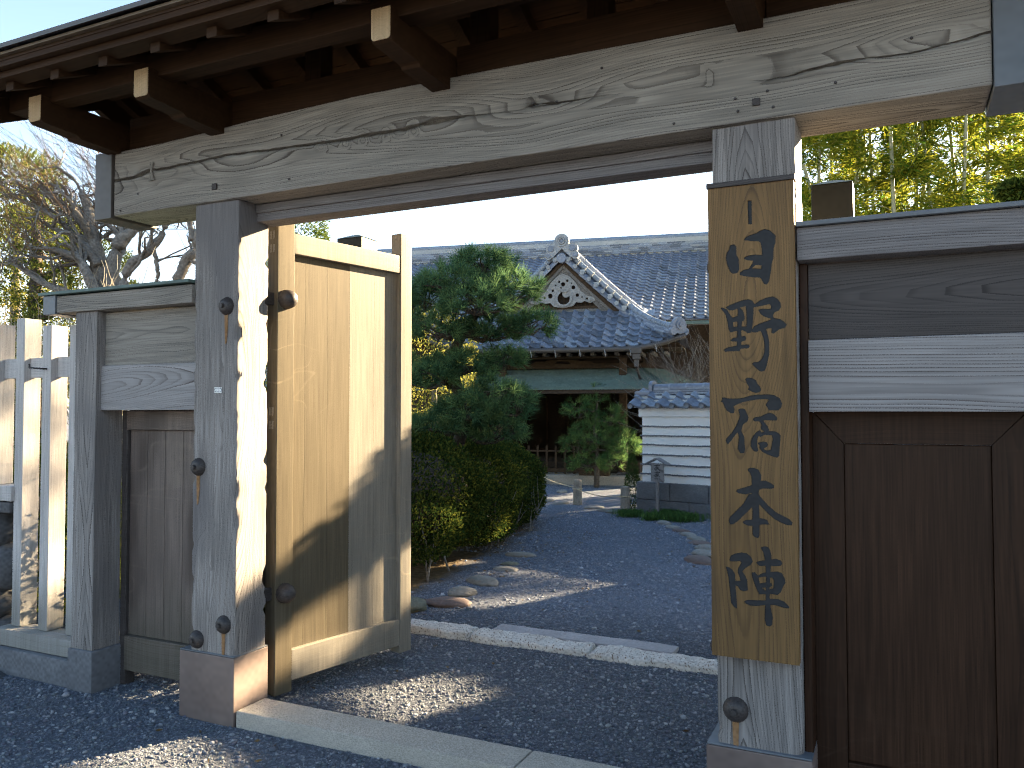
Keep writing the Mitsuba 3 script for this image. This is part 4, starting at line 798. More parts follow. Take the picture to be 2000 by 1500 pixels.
# copper pent roof in stepped courses
CP = part('pent_roof', H, 'green copper pent roof in stepped strips')
nc = 13
for i in range(nc):
    t0, t1 = i / nc, (i + 1) / nc
    f_ = lambda t: (-1.75 + 1.85 * t, 2.03 + 0.52 * t)
    (ya, za), (yb, zb) = f_(t0), f_(t1)
    xa, xb = 2.45 - 0.75 * t0, 2.45 - 0.75 * t1
    k = part('copper_strip', CP)
    v = np.array([(-3.2, ya, za), (xa + 0.0, ya, za), (-3.2, yb + .02, zb + .008), (xb, yb + .02, zb + .008), (-3.2, ya, za + 0.05), (xa, ya, za + 0.05), (-3.2, yb + .02, zb + .012), (xb, yb + .02, zb + .012)])
    put(k, (v, np.array([[0, 1, 5], [0, 5, 4], [4, 5, 7], [4, 7, 6], [1, 3, 7], [1, 7, 5], [0, 2, 3], [0, 3, 1]])), 'verdigris', M=HM)
    k = part('copper_strip', CP)
    v = np.array([(xa, ya, za), (xa + .45 * (1 - t0) + .45, ya + .9, za), (xb, yb + .02, zb + .008), (xb + .45 * (1 - t1) + .45, yb + .92, zb + .008), (xa, ya, za + .05), (xa + .45 * (1 - t0) + .45, ya + .9, za + .05), (xb, yb + .02, zb + .012), (xb + .45 * (1 - t1) + .45, yb + .92, zb + .012)])
    put(k, (v, np.array([[0, 1, 5], [0, 5, 4], [4, 5, 7], [4, 7, 6], [1, 3, 7], [1, 7, 5], [0, 2, 3], [0, 3, 1]])), 'verdigris', M=HM)
k = part('hip_cap', CP, 'copper strip over the hip'); put(k, tube([(2.47, -1.76, 2.055), (1.72, 0.1, 2.575)], 0.045, 8), 'verdigris', M=HM)
hb('fascia', (-3.2, 2.44, -1.72, -1.68, 1.95, 2.028), 'house_dark', None, CP)
# entablature, carved strut and rafter ends under the tiled eave
hb('beam', (-2.4, 2.0, -0.2, -0.05, 2.55, 2.66), 'house_brown')
hb('soffit', (-2.75, 2.75, -1.2, 0.2, 2.9, 2.915), 'house_dark')
cs = sg.Polygon([(-0.75, 2.66), (-0.6, 2.72), (-0.4, 2.72), (-0.25, 2.8), (0, 2.84), (0.25, 2.8), (0.4, 2.72), (0.6, 2.72), (0.75, 2.66), (0.2, 2.66), (0.12, 2.72), (-0.12, 2.72), (-0.2, 2.66)])
put(part('carved_strut', H, 'brown carved frog leg strut'), xz(prism(cs, 0.06), -0.17), 'house_brown', M=HM)
for i in range(19):
    x = -2.35 + i * 0.262
    hb('rafter_end', (x - 0.035, x + 0.035, -0.95, 0.0, 2.79, 2.86), 'house_gray')
# skirt roof: a concave slope whose corners turn up
def skirt(x, t):                                                    # t: 0 at the eave, 1 at the top
    up = 0.26 * np.clip((np.abs(x) - 1.4) / 1.35, 0, 1) ** 2.2 * (1 - t)
    return np.stack([x, -1.3 + 1.22 * t, 2.93 + 0.92 * (0.75 * t + 0.25 * t * t) + up], -1)
SK = part('skirt_roof', H, 'tiled skirt roof with upturned corners')
nr = 6
for c_ in range(22):
    x = -2.86 + c_ * 0.26
    for r_ in range(nr):
        t0, t1 = r_ / nr, (r_ + 1) / nr
        lim = 2.78 - 0.95 * t0
        if x < -lim - 0.1 or x + 0.26 > lim + 0.14: continue
        p0, p1, px = skirt(np.array(x), t0), skirt(np.array(x), t1), skirt(np.array(x + 0.26), t0)
        u = p1 - p0; u /= np.linalg.norm(u); e = px - p0; e /= np.linalg.norm(e); nn = np.cross(e, u); nn /= np.linalg.norm(nn)
        add_tile(part('roof_tile', SK), pick(rng), HM @ frame(p0 + nn * 0.03, e, u, nn))
xs, ts = np.linspace(-2.8, 2.8, 29), np.linspace(0, 1, 7)
g = np.array([[skirt(np.array(x * (1 - 0.36 * t)), t) for t in ts] for x in xs])
q = np.array([[i * 7 + j, (i + 1) * 7 + j, (i + 1) * 7 + j + 1, i * 7 + j + 1] for i in range(28) for j in range(6)])
put(part('deck', SK), (g.reshape(-1, 3), np.vstack([q[:, [0, 1, 2]], q[:, [0, 2, 3]]])), 'tile_dark', M=HM)
ed = np.array([skirt(np.array(x), 0.0) for x in xs])
put(part('gutter', SK, 'dark half round gutter along the eave'), tube(ed + [0, -0.06, -0.05], 0.055, 8), 'copper_dark', smooth=True, M=HM)
for i in range(9):
    x = -2.05 + i * 0.53
    p = skirt(np.array(x), 0.0)
    put(part('gutter_hook', SK), tube([p + [0, -0.12, -0.05], p + [0.02, -0.1, -0.2]], 0.008, 4), 'tile_trim', M=HM)
put(part('rain_head', SK, 'small carved rain head and spout'), cat([gbox(1.68, 1.9, -1.44, -1.26, 2.78, 2.9, b=0.01), gbox(1.71, 1.87, -1.42, -1.28, 2.66, 2.779, b=0.01), gbox(1.74, 1.84, -1.4, -1.3, 2.5, 2.659, b=0.01), tube([(1.79, -1.35, 2.5), (1.83, -1.1, 2.3), (1.86, -0.7, 2.1)], 0.03, 8)]), 'copper_dark', M=HM)
# side slopes of the entrance roof and corner ridges
for s in (-1, 1):
    v = np.array([skirt(np.array(s * 2.78), 0.0), [s * 2.78, 2.5, 3.1], [s * 1.72, 2.5, 3.84], skirt(np.array(s * 1.8), 1.0)])
    put(part('side_slope', SK), (v, np.array([[0, 1, 2], [0, 2, 3]])), 'tile_gray', M=HM)
    a, b = skirt(np.array(s * 2.62), 0.02) + [0, 0, 0.16], np.array([s * 1.55, -0.05, 3.92])
    t = np.linspace(0, 1, 11)[:, None]
    path = a * (1 - t) + b * t; path[:, 2] -= 0.1 * (4 * t * (1 - t))[:, 0]
    for lv in range(3):
        for j in range(5):
            seg = path[2 * j:2 * j + 3] - [0, 0, 0.035 + 0.045 * lv]
            put(part('ridge_course', SK), tube(seg, 0.07 + 0.018 * lv, 6), ('tile_gray', 'tile_light')[(j + lv) % 2], smooth=40, M=HM)
    for j in range(10):
        put(part('round_ridge_tile', SK), tube([path[j] + [0, 0, 0.03], path[j] * .08 + path[j + 1] * .92 + [0, 0, 0.03]], 0.07, 10), 'tile_light', smooth=40, M=HM)
    o = part('ridge_end_tile', SK, 'scrolled ridge end tile at the roof corner')
    e = sg.Point(0, 0.02).buffer(0.17).union(sg.Point(0.15, -0.1).buffer(0.08)).union(sg.Point(-0.15, -0.1).buffer(0.08))
    R = rotz(s * 40, tuple(path[0] + [s * 0.03, -0.05, 0.02]))
    put(o, cat([xf(xz(prism(e, 0.09), -0.05), R), xf(xz(prism(sg.Point(0, 0.03).buffer(0.1), 0.04), -0.09), R), xf(xz(prism(sg.Point(0, 0.03).buffer(0.05), 0.03), -0.12), R)]), 'tile_gray', M=HM)
# gable
GB = part('gable', H, 'weathered gable with carved pendant above the entrance')
def prof(s, off=0.0, n=11):                                         # right half of the gable outline, slightly concave
    t = np.linspace(0, 1, n)
    x = t * 1.72; z = 5.26 - 1.58 * (1.12 * t - 0.12 * t * t) + off
    return np.stack([s * x, z], -1)
lat = sg.Polygon([(-1.3, 4.0), (1.3, 4.0), (0, 5.05)])
put(part('back_panel', GB), xz(prism(lat, 0.04), 0.12), 'house_dark', M=HM)
for i in range(23):
    x = -1.1 + i * 0.1
    h = 5.0 - abs(x) * 0.95
    if h > 4.06: hb('lattice_bar', (x - 0.015, x + 0.015, 0.09, 0.119, 4.0, h), 'house_brown', None, GB, b=0)
hb('tie_beam', (-1.45, 1.45, 0.03, 0.14, 3.86, 3.93), 'house_gray', None, GB)
hb('tie_beam', (-1.35, 1.35, 0.05, 0.14, 3.932, 4.0), 'house_brown', None, GB)
for s in (-1, 1):
    for j, (d0, d1, y) in enumerate(((-0.20, -0.30, -0.09), (-0.305, -0.40, -0.05), (-0.405, -0.53, -0.01))):
        p0, p1 = prof(s, d0), prof(s, d1)
        p0[0, 0] = p1[0, 0] = s * 0.003
        put(part('barge_board', GB), xz(prism(sg.Polygon(np.vstack([p0, p1[::-1]])).buffer(0), 0.06), y), 'house_gray' if j else 'house_brown', M=HM)
gp = sg.Polygon([(-0.78, 4.09), (-0.62, 4.05), (-0.5, 4.1), (-0.42, 4.06), (-0.3, 4.08), (-0.22, 3.99), (0, 3.95), (0.22, 3.99), (0.3, 4.08), (0.42, 4.06), (0.5, 4.1), (0.62, 4.05), (0.74, 4.1), (0.72, 4.18), (0.55, 4.22), (0.4, 4.34), (0.28, 4.55), (0.15, 4.68), (0, 4.74), (-0.15, 4.68), (-0.28, 4.55), (-0.4, 4.34), (-0.55, 4.22), (-0.72, 4.18)])
hl = [sg.Point(0.02, 4.17).buffer(0.16).difference(sg.Point(0.07, 4.28).buffer(0.09)), sg.Point(-0.3, 4.24).buffer(0.055), sg.Point(-0.24, 4.36).buffer(0.03), sg.Point(0.24, 4.42).buffer(0.045), sg.Point(0.0, 4.5).buffer(0.05), sg.Point(-0.09, 4.56).buffer(0.028), sg.Point(0.1, 4.58).buffer(0.03), sg.Point(0.33, 4.24).buffer(0.04), sg.Point(0.55, 4.15).buffer(0.03), sg.Point(-0.55, 4.15).buffer(0.03), sg.Point(-0.43, 4.2).buffer(0.025), sg.Point(0.44, 4.19).buffer(0.022), sg.Point(-0.17, 4.48).buffer(0.02), sg.Point(0.2, 4.52).buffer(0.018), sg.Point(-0.05, 4.42).buffer(0.022)]
PD = part('pendant', GB, 'pierced and scrolled carved wooden pendant')
put(PD, xz(prism(gp.difference(so.unary_union(hl)), 0.05), -0.045), 'house_pale', M=HM)
GP2 = [stroke([(0.17 * math.cos(a) + 0.02, 4.17 + 0.17 * math.sin(a)) for a in np.linspace(2.2, 6.6, 20)], 0.05), stroke([(-0.1, 4.42), (-0.02, 4.34), (0.08, 4.33), (0.13, 4.38)], 0.04), stroke([(-0.66, 4.13), (-0.6, 4.09), (-0.54, 4.12)], 0.02), stroke([(0.66, 4.13), (0.6, 4.09), (0.54, 4.12)], 0.02)]
k = key_of('scroll', GB); put(k, xz(prism(so.unary_union(GP2), 0.03), -0.075), 'house_pale', M=HM)
# verge tiles and the ridges riding on them
for s in (-1, 1):
    p = prof(s, -0.04, 12)
    for j in range(11):
        a, b = p[j], p[j + 1]
        u = (a - b); L_ = np.linalg.norm(u); u /= L_
        nrm = np.array([-u[1], u[0]]) * (1 if s > 0 else -1)
        if nrm[1] < 0: nrm = -nrm
        m3 = lambda q, y: np.array([q[0], y, q[1]])
        k = part('verge_tile', GB)
        pts = [m3(b, -0.2), m3(a, -0.2)]
        v, f = gbox(0, L_ * 1.04, -0.2, 0.25, -0.05, 0.02, L=0.2, b=0.012)
        v[:, 2] += -0.09 * np.clip((-0.02 - v[:, 1]) / 0.18, 0, 1) ** 2 + 0.012 * (1 - v[:, 0] / L_)
        R = np.eye(4); R[:3, 0] = m3(u, 0); R[:3, 1] = [0, 1, 0]; R[:3, 2] = m3(nrm, 0); R[:3, 3] = m3(b, 0) + m3(nrm, 0) * 0.02
        if np.linalg.det(R[:3, :3]) < 0: f = f[:, ::-1]
        put(k, xf((v, f), R), pick(rng), smooth=True, M=HM)
        e = m3(b, 0) + m3(nrm, 0) * 0.0
        put(part('tile_end', GB), tube([e + [0, -0.235, -0.03], e + [0, -0.2, -0.03]], 0.05, 10), 'tile_trim', smooth=40, M=HM)
        put(part('round_ridge_tile', GB), tube([e + m3(nrm, 0) * 0.1 + [0, -0.06, 0], e + m3(nrm, 0) * 0.1 + m3(u, 0) * L_ * 0.9 + [0, -0.06, 0]], 0.062, 10), 'tile_light', smooth=40, M=HM)
        put(part('round_ridge_tile', GB), tube([e + m3(nrm, 0) * 0.1 + [0, -0.06, 0], e + m3(nrm, 0) * 0.1 + m3(u, 0) * 0.035 + [0, -0.06, 0]], 0.074, 10), 'tile_trim', smooth=40, M=HM)
        if j % 2 == 0: put(part('mortar_bed', GB), gbox(e[0] - .06, e[0] + .06, -0.16, 0.3, e[2] - .02, e[2] + .05, b=0.01), 'mortar', smooth=True, M=HM)
    pr = prof(s, 0.02, 14) + [s * 0.17, 0.07]
    pr = np.vstack([pr, pr[-1] + (pr[-1] - pr[-2]) * 2])
    for j in range(len(pr) - 1):
        a, b = np.array([pr[j][0], 0.35, pr[j][1]]), np.array([pr[j + 1][0], 0.35, pr[j + 1][1]])
        for lv in range(3): put(part('ridge_course', GB), tube([a - [0, 0, .07 + .055 * lv], b - [0, 0, .07 + .055 * lv]], 0.09 + 0.015 * lv, 5), ('tile_gray', 'tile_light')[(j + lv) % 2], M=HM)
        put(part('round_ridge_tile', GB), tube([a, a * .1 + b * .9], 0.06, 9), 'tile_light', smooth=40, M=HM)
        put(part('round_ridge_tile', GB), tube([a * .9 + b * .1, a], 0.07, 9), 'tile_trim', smooth=40, M=HM)
    v = np.array([[s * 0.0, -0.1, 5.24], [s * 1.78, -0.1, 3.68], [s * 1.78, 7, 3.68], [0, 7, 5.24]])
    put(part('slope', GB), (v, np.array([[0, 1, 2], [0, 2, 3]])), 'tile_gray', M=HM)
put(part('ridge', GB), gbox(-0.11, 0.11, -0.05, 6.0, 5.15, 5.4, b=0.02), 'tile_gray', smooth=True, M=HM)
OG = part('ridge_end_tile', GB, 'large ornamental ridge end tile with round boss and scrolls')
e1 = sg.Point(0, 5.47).buffer(0.17).union(sg.Polygon([(-0.3, 5.08), (-0.22, 5.4), (0.22, 5.4), (0.3, 5.08), (0.2, 5.1), (0, 5.3), (-0.2, 5.1)])).union(sg.Point(0.25, 5.3).buffer(0.12)).union(sg.Point(-0.25, 5.3).buffer(0.12)).union(sg.Point(0.31, 5.14).buffer(0.09)).union(sg.Point(-0.31, 5.14).buffer(0.09))
put(OG, xz(prism(e1, 0.12), -0.2), 'tile_trim', M=HM)
for r_, y in ((0.13, -0.225), (0.075, -0.25)):
    ring = sg.Point(0, 5.47).buffer(r_).difference(sg.Point(0, 5.47).buffer(r_ * 0.72))
    put(key_of('boss_ring', GB), xz(prism(ring, 0.03), y), 'tile_trim', M=HM)
for j, (x, z, r_) in enumerate(((0.25, 5.3, .07), (-0.25, 5.3, .07), (0.31, 5.14, .05), (-0.31, 5.14, .05), (0, 5.47, .04))):
    put(key_of('scroll_boss', GB), xz(prism(sg.Point(x, z).buffer(r_), 0.03), -0.228), 'tile_gray', M=HM)
put(key_of('apex_tile', GB), tube([(0, -0.26, 5.07), (0, 0.1, 5.07)], 0.11, 12), 'tile_gray', smooth=40, M=HM)
for i in range(10):                                                 # mortar scallops where the skirt tiles meet the gable
    x = -1.45 + i * 0.3
    put(part('mortar_bed', GB), xf(lathe([(0, .03), (.1, .03), (.1, 0), (0, 0)][::-1], 14), np.array([[1, 0, 0, x], [0, 0, -1, -0.02], [0, .5, 0, 3.8], [0, 0, 0, 1.0]])), 'mortar', M=HM)
hb('flashing_tile', (-1.6, 1.6, -0.02, 0.12, 3.815, 3.858), 'tile_light', None, GB)
# main roof: the tiles that show largest are pieces, the rest one mesh
MR = part('main_roof', H, 'long blue gray wave tiled roof with stacked ridge')
ang = math.atan2(2.72, 5.8); sl = math.hypot(2.72, 5.8)
base = HM @ frame([0, 1.2, 3.76], [1, 0, 0], [0, 1, 0], [0, 0, 1])
sf = slope_frame(ang, base)
spots = []
for c_ in range(-48, 19):
    for r_ in range(24):
        x = c_ * 0.262
        if abs(x + .13) < 1.55 - r_ * 0.11: continue
        spots.append((x, r_))
def worth(x, r_):
    vis = 0 if (x > 3.5 or x < -6.8) else 1
    if -4.8 < x < -0.6 and r_ < 17: vis = 0.3                      # behind the big pine
    if x < -2.2 and r_ < 12: vis = 0.2
    return vis * 100 - r_
spots.sort(key=lambda s: -worth(*s))
rest = []
Tv, Tf = pantile()
for i, (x, r_) in enumerate(spots):
    M = sf(x, r_ * 0.27, 0.03 + rng.uniform(-.004, .006))
    if i < 297: add_tile(part('roof_tile', MR), pick(rng), M)
    else: rest.append(xf((Tv, Tf), M))
rk = part('far_roof_tiles', MR, 'rows of far roof tiles', 'stuff'); put(rk, cat(rest), 'tile_gray', smooth=True)
v = np.array([[-12.6, 1.15, 3.74], [5.0, 1.15, 3.74], [5.0, 7.0, 6.46], [-12.6, 7.0, 6.46]])
put(part('deck', MR), (v, np.array([[0, 1, 2], [0, 2, 3]])), 'tile_dark', M=HM)
v = np.array([[-12.6, 12.8, 3.7], [5.0, 12.8, 3.7], [5.0, 7.0, 6.46], [-12.6, 7.0, 6.46]])
put(part('rear_slope', MR), (v, np.array([[0, 2, 1], [0, 3, 2]])), 'tile_dark', M=HM)
put(part('gable_infill', MR), (np.array([[4.95, 1.3, 3.74], [4.95, 12.6, 3.7], [4.95, 7, 6.4]]), np.array([[0, 1, 2]])), 'house_gray', M=HM)
RC = []
for j, z in enumerate(np.arange(6.47, 6.9, 0.062)):
    x = -7.0 - rng.uniform(0, .3)
    while x < 5.0:
        w = rng.uniform(0.26, 0.34)
        RC.append((x, min(x + w, 5.0) - .006, 6.8 + .012 * j, 7.2 - .012 * j, z, z + 0.052, (0, 1, 1, 2, 2, 3, 3)[rng.integers(7)]))
        x += w
for q, m in enumerate(('tile_trim', 'tile_light', 'tile_dark', 'tile_gray')):
    k = part('ridge_courses', MR, 'stacked courses of thin ridge tiles', 'stuff')
    put(k, cat([gbox(*c[:6], L=1, b=0.0) for c in RC if c[6] == q]), m, M=HM)
put(part('ridge_core', MR), gbox(-12.6, 4.95, 6.85, 7.15, 6.3, 6.9, L=3, b=0), 'mortar', M=HM)
put(part('ridge_cap', MR), tube([(-12.6, 7, 6.95), (5.0, 7, 6.95)], 0.09, 10), 'tile_light', smooth=40, M=HM)
hb('eave_board', (-12.5, 4.95, 1.2, 1.26, 3.62, 3.735), 'house_brown', None, MR)
hb('gutter', (1.9, 5.0, 1.06, 1.16, 3.62, 3.7), 'verdigris', None, MR)

# ---------------------------------------------------------------- plants
def unit(v): return v / (np.linalg.norm(v, axis=-1, keepdims=True) + 1e-12)
def leaf_cards(c, d, L, W, rng, cols, fold=0.25):
    """rhombic leaves: base point c, direction d, length L, width W (per leaf); returns mesh and colours."""
    n = len(c); d = unit(d)
    r = unit(np.cross(d, unit(rng.normal(size=(n, 3))))); nn = np.cross(d, r)
    L, W = np.broadcast_to(L, n)[:, None], np.broadcast_to(W, n)[:, None]
    m = c + d * L * 0.45
    v = np.stack([c, m + r * W / 2 + nn * W * fold, c + d * L, m - r * W / 2 + nn * W * fold], 1)
    f = np.array([[0, 1, 2], [0, 2, 3]])[None] + 4 * np.arange(n)[:, None, None]
    return (v.reshape(-1, 3), f.reshape(-1, 3)), np.repeat(np.clip(cols, 0.004, 0.9), 4, 0)
def needles(tip, d, K, L, rng, cols, lo=15, hi=80, w=0.004):
    """pine shoots: K needles fan out round every tip's direction d."""
    n = len(tip); d = np.repeat(unit(d), K, 0); t = np.repeat(tip, K, 0)
    perp = unit(np.cross(d, rng.normal(size=(n * K, 3))))
    th = np.radians(rng.uniform(lo, hi, n * K))[:, None]
    nd = unit(d * np.cos(th) + perp * np.sin(th))
    base = t - d * rng.uniform(0, 0.07, (n * K, 1))
    side = unit(np.cross(nd, rng.normal(size=(n * K, 3)))) * w
    ln = L * rng.uniform(0.75, 1.15, (n * K, 1))
    v = np.stack([base - side, base + side, base + nd * ln], 1).reshape(-1, 3)
    c = np.repeat(np.repeat(cols, K, 0) * rng.uniform(0.75, 1.25, (n * K, 1)), 3, 0)
    return (v, np.arange(len(v)).reshape(-1, 3)), np.clip(c, 0.004, 0.9)
def tone(rng, n, a, b, p=1.0):
    t = rng.random((n, 1)) ** p
    return np.array(a) * (1 - t) + np.array(b) * t
def wiggle(a, b, n, amp, seed):
    t = np.linspace(0, 1, n)[:, None]
    p = np.array(a, float) * (1 - t) + np.array(b, float) * t
    w = np.stack([fb(np.stack([t[:, 0] * 3 + seed * 7.1, t[:, 0] * 0 + i * 9, t[:, 0] * 0], -1), seed + i) for i in range(3)], -1)
    return p + amp * 2 * w * np.sin(np.pi * np.clip(t, 0, 1)) 
def shell(rng, n, c, r, inner=0.75, low=-1.0):
    d = unit(rng.normal(size=(int(n * 1.6), 3))); d = d[d[:, 2] > low][:n]
    k = rng.uniform(inner, 1.0, (len(d), 1)) * (1 + 0.35 * fb(d * 2.2 + np.array(c) * 3.1, 5)[:, None])
    return np.array(c) + d * k * np.array(r), d

def pine(name, lab, cat_, base, trunk, pads, seed, tufts, K, L, dark, light, trunk_r, shoot_up=0.55):
    rng = np.random.default_rng(seed)
    k = thing(name, lab, cat_)
    tp = np.array([base] + trunk, float)
    t = np.linspace(0, 1, 24)
    tp = np.stack([np.interp(t, np.linspace(0, 1, len(tp)), tp[:, i]) for i in range(3)], -1)
    tp += 0.05 * np.stack([fb(np.stack([t * 5, t * 0 + i * 3, t * 0], -1), seed + i) for i in range(3)], -1) * t[:, None] * 2
    put(part('trunk', k), tube(tp, np.linspace(trunk_r, trunk_r * 0.35, 24) * (1 + 0.3 * fb(tp * 9, seed)), 9), 'bark_dark', smooth=True)
    limbs, tips, dirs, cols = [], [], [], []
    for i, (x, y, z, rx, rz) in enumerate(pads):
        c = np.array([x, y, z])
        j = np.argmin(np.linalg.norm((tp - c) * [1, 1, 1.6], axis=1) + 2.0 * (tp[:, 2] > z))
        l = wiggle(tp[j], c - [0, 0, rz * 0.6], 9, 0.14, seed + i)
        limbs.append(tube(l, np.linspace(trunk_r * 0.42, trunk_r * 0.16, 9), 6))
        n = int(tufts * rx * rx / 0.16)
        d = unit(rng.normal(size=(n * 2, 3))); d = d[d[:, 2] > -0.55][:n]
        kk = rng.uniform(0.5, 1.0, (len(d), 1)) ** 0.6
        p = c + d * kk * np.array([rx, rx, rz]) * (1 + 0.3 * fb(d * 2 + i, seed)[:, None])
        for q in p[::4]:
            limbs.append(tube(wiggle(l[-1 if rng.random() < .5 else 5], q, 5, 0.05, int(rng.integers(999))), np.linspace(trunk_r * 0.12, 0.004, 5), 4, cap=False))
        tips.append(p); dirs.append(unit(d * 0.8 + np.array([0, 0, shoot_up]) + 0.25 * rng.normal(size=d.shape)))
        cols.append(tone(rng, len(p), dark, light, 1.5))
    put(part('branches', k), cat(limbs), 'bark_dark', smooth=True)
    m, c = needles(np.vstack(tips), np.vstack(dirs), K, L, rng, np.vstack(cols))
    put(part('crown', k), m, 'needle', color=c)
BIG = [(-1.12, 4.93, 3.26, .4, .2), (-1.36, 4.6, 3.02, .42, .23), (-0.78, 4.9, 2.94, .40, .23), (-1.02, 4.56, 2.77, .44, .25), (-1.5, 4.56, 2.52, .34, .25), (-0.55, 5.01, 2.54, .31, .19), (-1.1, 5.08, 2.52, .41, .23), (-1.83, 4.83, 2.91, .35, .3), (-1.42, 4.94, 2.11, .44, .2), (-1.58, 4.54, 1.95, .34, .2), (-1.1, 5.42, 2.21, .27, .2), (-0.97, 4.83, 1.78, .37, .23), (-1.19, 4.72, 1.61, .41, .2), (-1.51, 4.57, 1.45, .33, .16), (-0.85, 5.23, 1.67, .26, .24), (-1.07, 5.22, 1.38, .35, .22), (-2.26, 4.74, 2.81, .42, .36), (-2.16, 4.59, 2.08, .41, .35)]
pine('pine_tree', 'large dark green pine with long needles in front of the hall, left of its gable', 'tree', (-1.9, 5.4, 0.0), [(-1.75, 5.3, 0.9), (-1.45, 5.1, 1.5), (-1.6, 5.0, 2.2), (-1.15, 4.9, 2.8), (-1.12, 4.9, 3.2)], [(x, y, z, 1.02 * a, 0.9 * b) for x, y, z, a, b in BIG], 11, 80, 36, 0.14, (0.07, 0.15, 0.075), (0.19, 0.3, 0.12), 0.10)
SMALL = [(-2.61, 12.91, 1.9, .3, .24), (-2.95, 12.76, 1.62, .38, .3), (-2.38, 13.04, 1.46, .4, .3), (-2.67, 12.91, 1.08, .55, .35), (-2.16, 13.1, 1.0, .38, .3), (-2.97, 12.78, .87, .4, .3), (-2.78, 12.88, .5, .5, .25), (-1.95, 12.9, .84, .36, .22), (-2.2, 12.75, .56, .34, .2)]
pine('pine_tree', 'small rounded pine with bright sunlit tips standing before the hall entrance', 'tree', (-2.62, 12.91, 0), [(-2.6, 12.92, 0.7), (-2.65, 12.92, 1.3), (-2.6, 12.9, 1.8)], SMALL, 12, 52, 26, 0.16, (0.055, 0.13, 0.05), (0.2, 0.3, 0.1), 0.06)

def leafy(name, lab, cat_, blobs, n, L, W, dark, light, seed, bsdf='leaf_waxy', trunk=None, inner=0.72, p=1.0, group=None, up=0.4, low=-1.0, bark='bark_gray'):
    rng = np.random.default_rng(seed); k = thing(name, lab, cat_, group)
    tot = sum(b[3] * b[4] for b in blobs)
    C_, D_ = [], []
    for b in blobs:
        c, d = shell(rng, int(n * b[3] * b[4] / tot), b[:3], (b[3], b[4], b[5]), inner, low)
        keep = np.ones(len(c), bool)
        for o in blobs:
            if o is not b: keep &= (((c - o[:3]) / np.array(o[3:6])) ** 2).sum(1) > 0.6
        C_.append(c[keep]); D_.append(d[keep])
    c, d = np.vstack(C_), np.vstack(D_)
    clump = fb(c * 4.0, seed)[:, None]
    col = tone(rng, len(c), dark, light, p) * (1 + 0.9 * clump)
    m, cc = leaf_cards(c, unit(d + [0, 0, up] + 0.9 * rng.normal(size=c.shape)), L * rng.uniform(.7, 1.3, len(c)), W, rng, col)
    put(part('foliage', k), m, bsdf, color=cc)
    if trunk is not None: put(part('stem' if len(blobs) < 3 and cat_ == 'shrub' else 'trunk', k), trunk, bark, smooth=True)
    return k

# clipped shrub along the left side of the path
rng = np.random.default_rng(21)
SH = [(-1.7, 4.1, .74, .97, 1.08, .64), (-2.05, 5.6, .68, .98, 1.25, .66), (-2.32, 7.1, .58, .96, 1.2, .62), (-1.28, 3.5, .48, .6, .62, .36), (-1.35, 5.0, .42, .5, .9, .36), (-1.75, 6.6, .38, .5, .9, .36)]
st = []
for i in range(34):
    a = rng.uniform(0, 2 * np.pi); y = rng.choice([3.3, 3.9, 4.6, 5.4, 6.6]); b0 = np.array([-1.35 + 0.45 * np.cos(a) - 0.13 * (y - 3.3), y + 0.4 * np.sin(a), -0.03])
    b1 = b0 + [rng.uniform(-.2, .25), rng.uniform(-.25, .2), rng.uniform(.4, .65)]
    st.append(tube(wiggle(b0, b1, 8, 0.06, i), np.linspace(rng.uniform(.009, .016), .006, 8), 5))
    for j in range(2): st.append(tube(wiggle(b1 * .5 + b0 * .5, b1 + rng.normal(size=3) * .16, 5, 0.03, i + 50 * j), np.linspace(.006, .003, 5), 4))
leafy('clipped_shrub', 'wide clipped evergreen shrub with yellow lit tips left of the gravel path', 'shrub', SH, 120000, 0.042, 0.02, (0.024, 0.05, 0.014), (0.15, 0.16, 0.03), 22, 'leaf_waxy', cat(st), inner=0.8, p=2.2, low=-0.9)
core = [(np.array(blob(60 + i, b[3] * .74, b[4] * .74, b[5] * .68, 3, .1)[0]) + b[:3], blob(60 + i, 1, 1, 1, 3)[1]) for i, b in enumerate(SH[:3])]
put(part('dark_core', 'clipped_shrub'), cat(core), 'bark_dark', smooth=True)  # solid dark core standing in for the dim twiggy interior

# narrow conifer beside the white wall, tufts of lilyturf, bare shrub above the wall
leafy('conifer', 'narrow dark conifer squeezed between rope post and white wall', 'shrub', [(-0.80, 9.5, .32, .13, .13, .34), (-0.82, 9.55, .62, .09, .09, .26)], 2600, 0.04, 0.012, (0.03, 0.06, 0.02), (0.07, 0.12, 0.03), 31, up=1.0)
def tuft(x, y, r, n, h, seed, lab):
    rng = np.random.default_rng(seed)
    k = thing('lilyturf', lab, 'plant', 'lilyturf tufts by the white wall')
    b = np.stack([x + r * rng.normal(size=n) * .5, y + r * rng.normal(size=n) * .5, 0 * np.ones(n)], -1)
    a = rng.uniform(0, 2 * np.pi, n); d = np.stack([np.cos(a), np.sin(a), 0 * a], -1)
    s = np.cross(d, [0, 0, 1.0]) * 0.004
    hh = h * rng.uniform(.6, 1.1, (n, 1)); o = hh * rng.uniform(.5, 1.2, (n, 1))
    m1, m2 = b + d * o * .45 + [0, 0, 1] * hh, b + d * o * 1.1 + [0, 0, .45] * hh
    v = np.stack([b - s, b + s, m1 + s, m1 - s, m2], 1)
    f = np.array([[0, 1, 2], [0, 2, 3], [3, 2, 4]])[None] + 5 * np.arange(n)[:, None, None]
    put(part('blades', k), (v.reshape(-1, 3), f.reshape(-1, 3)), 'needle', color=np.repeat(tone(rng, n, (.04, .09, .025), (.13, .24, .07)), 5, 0))
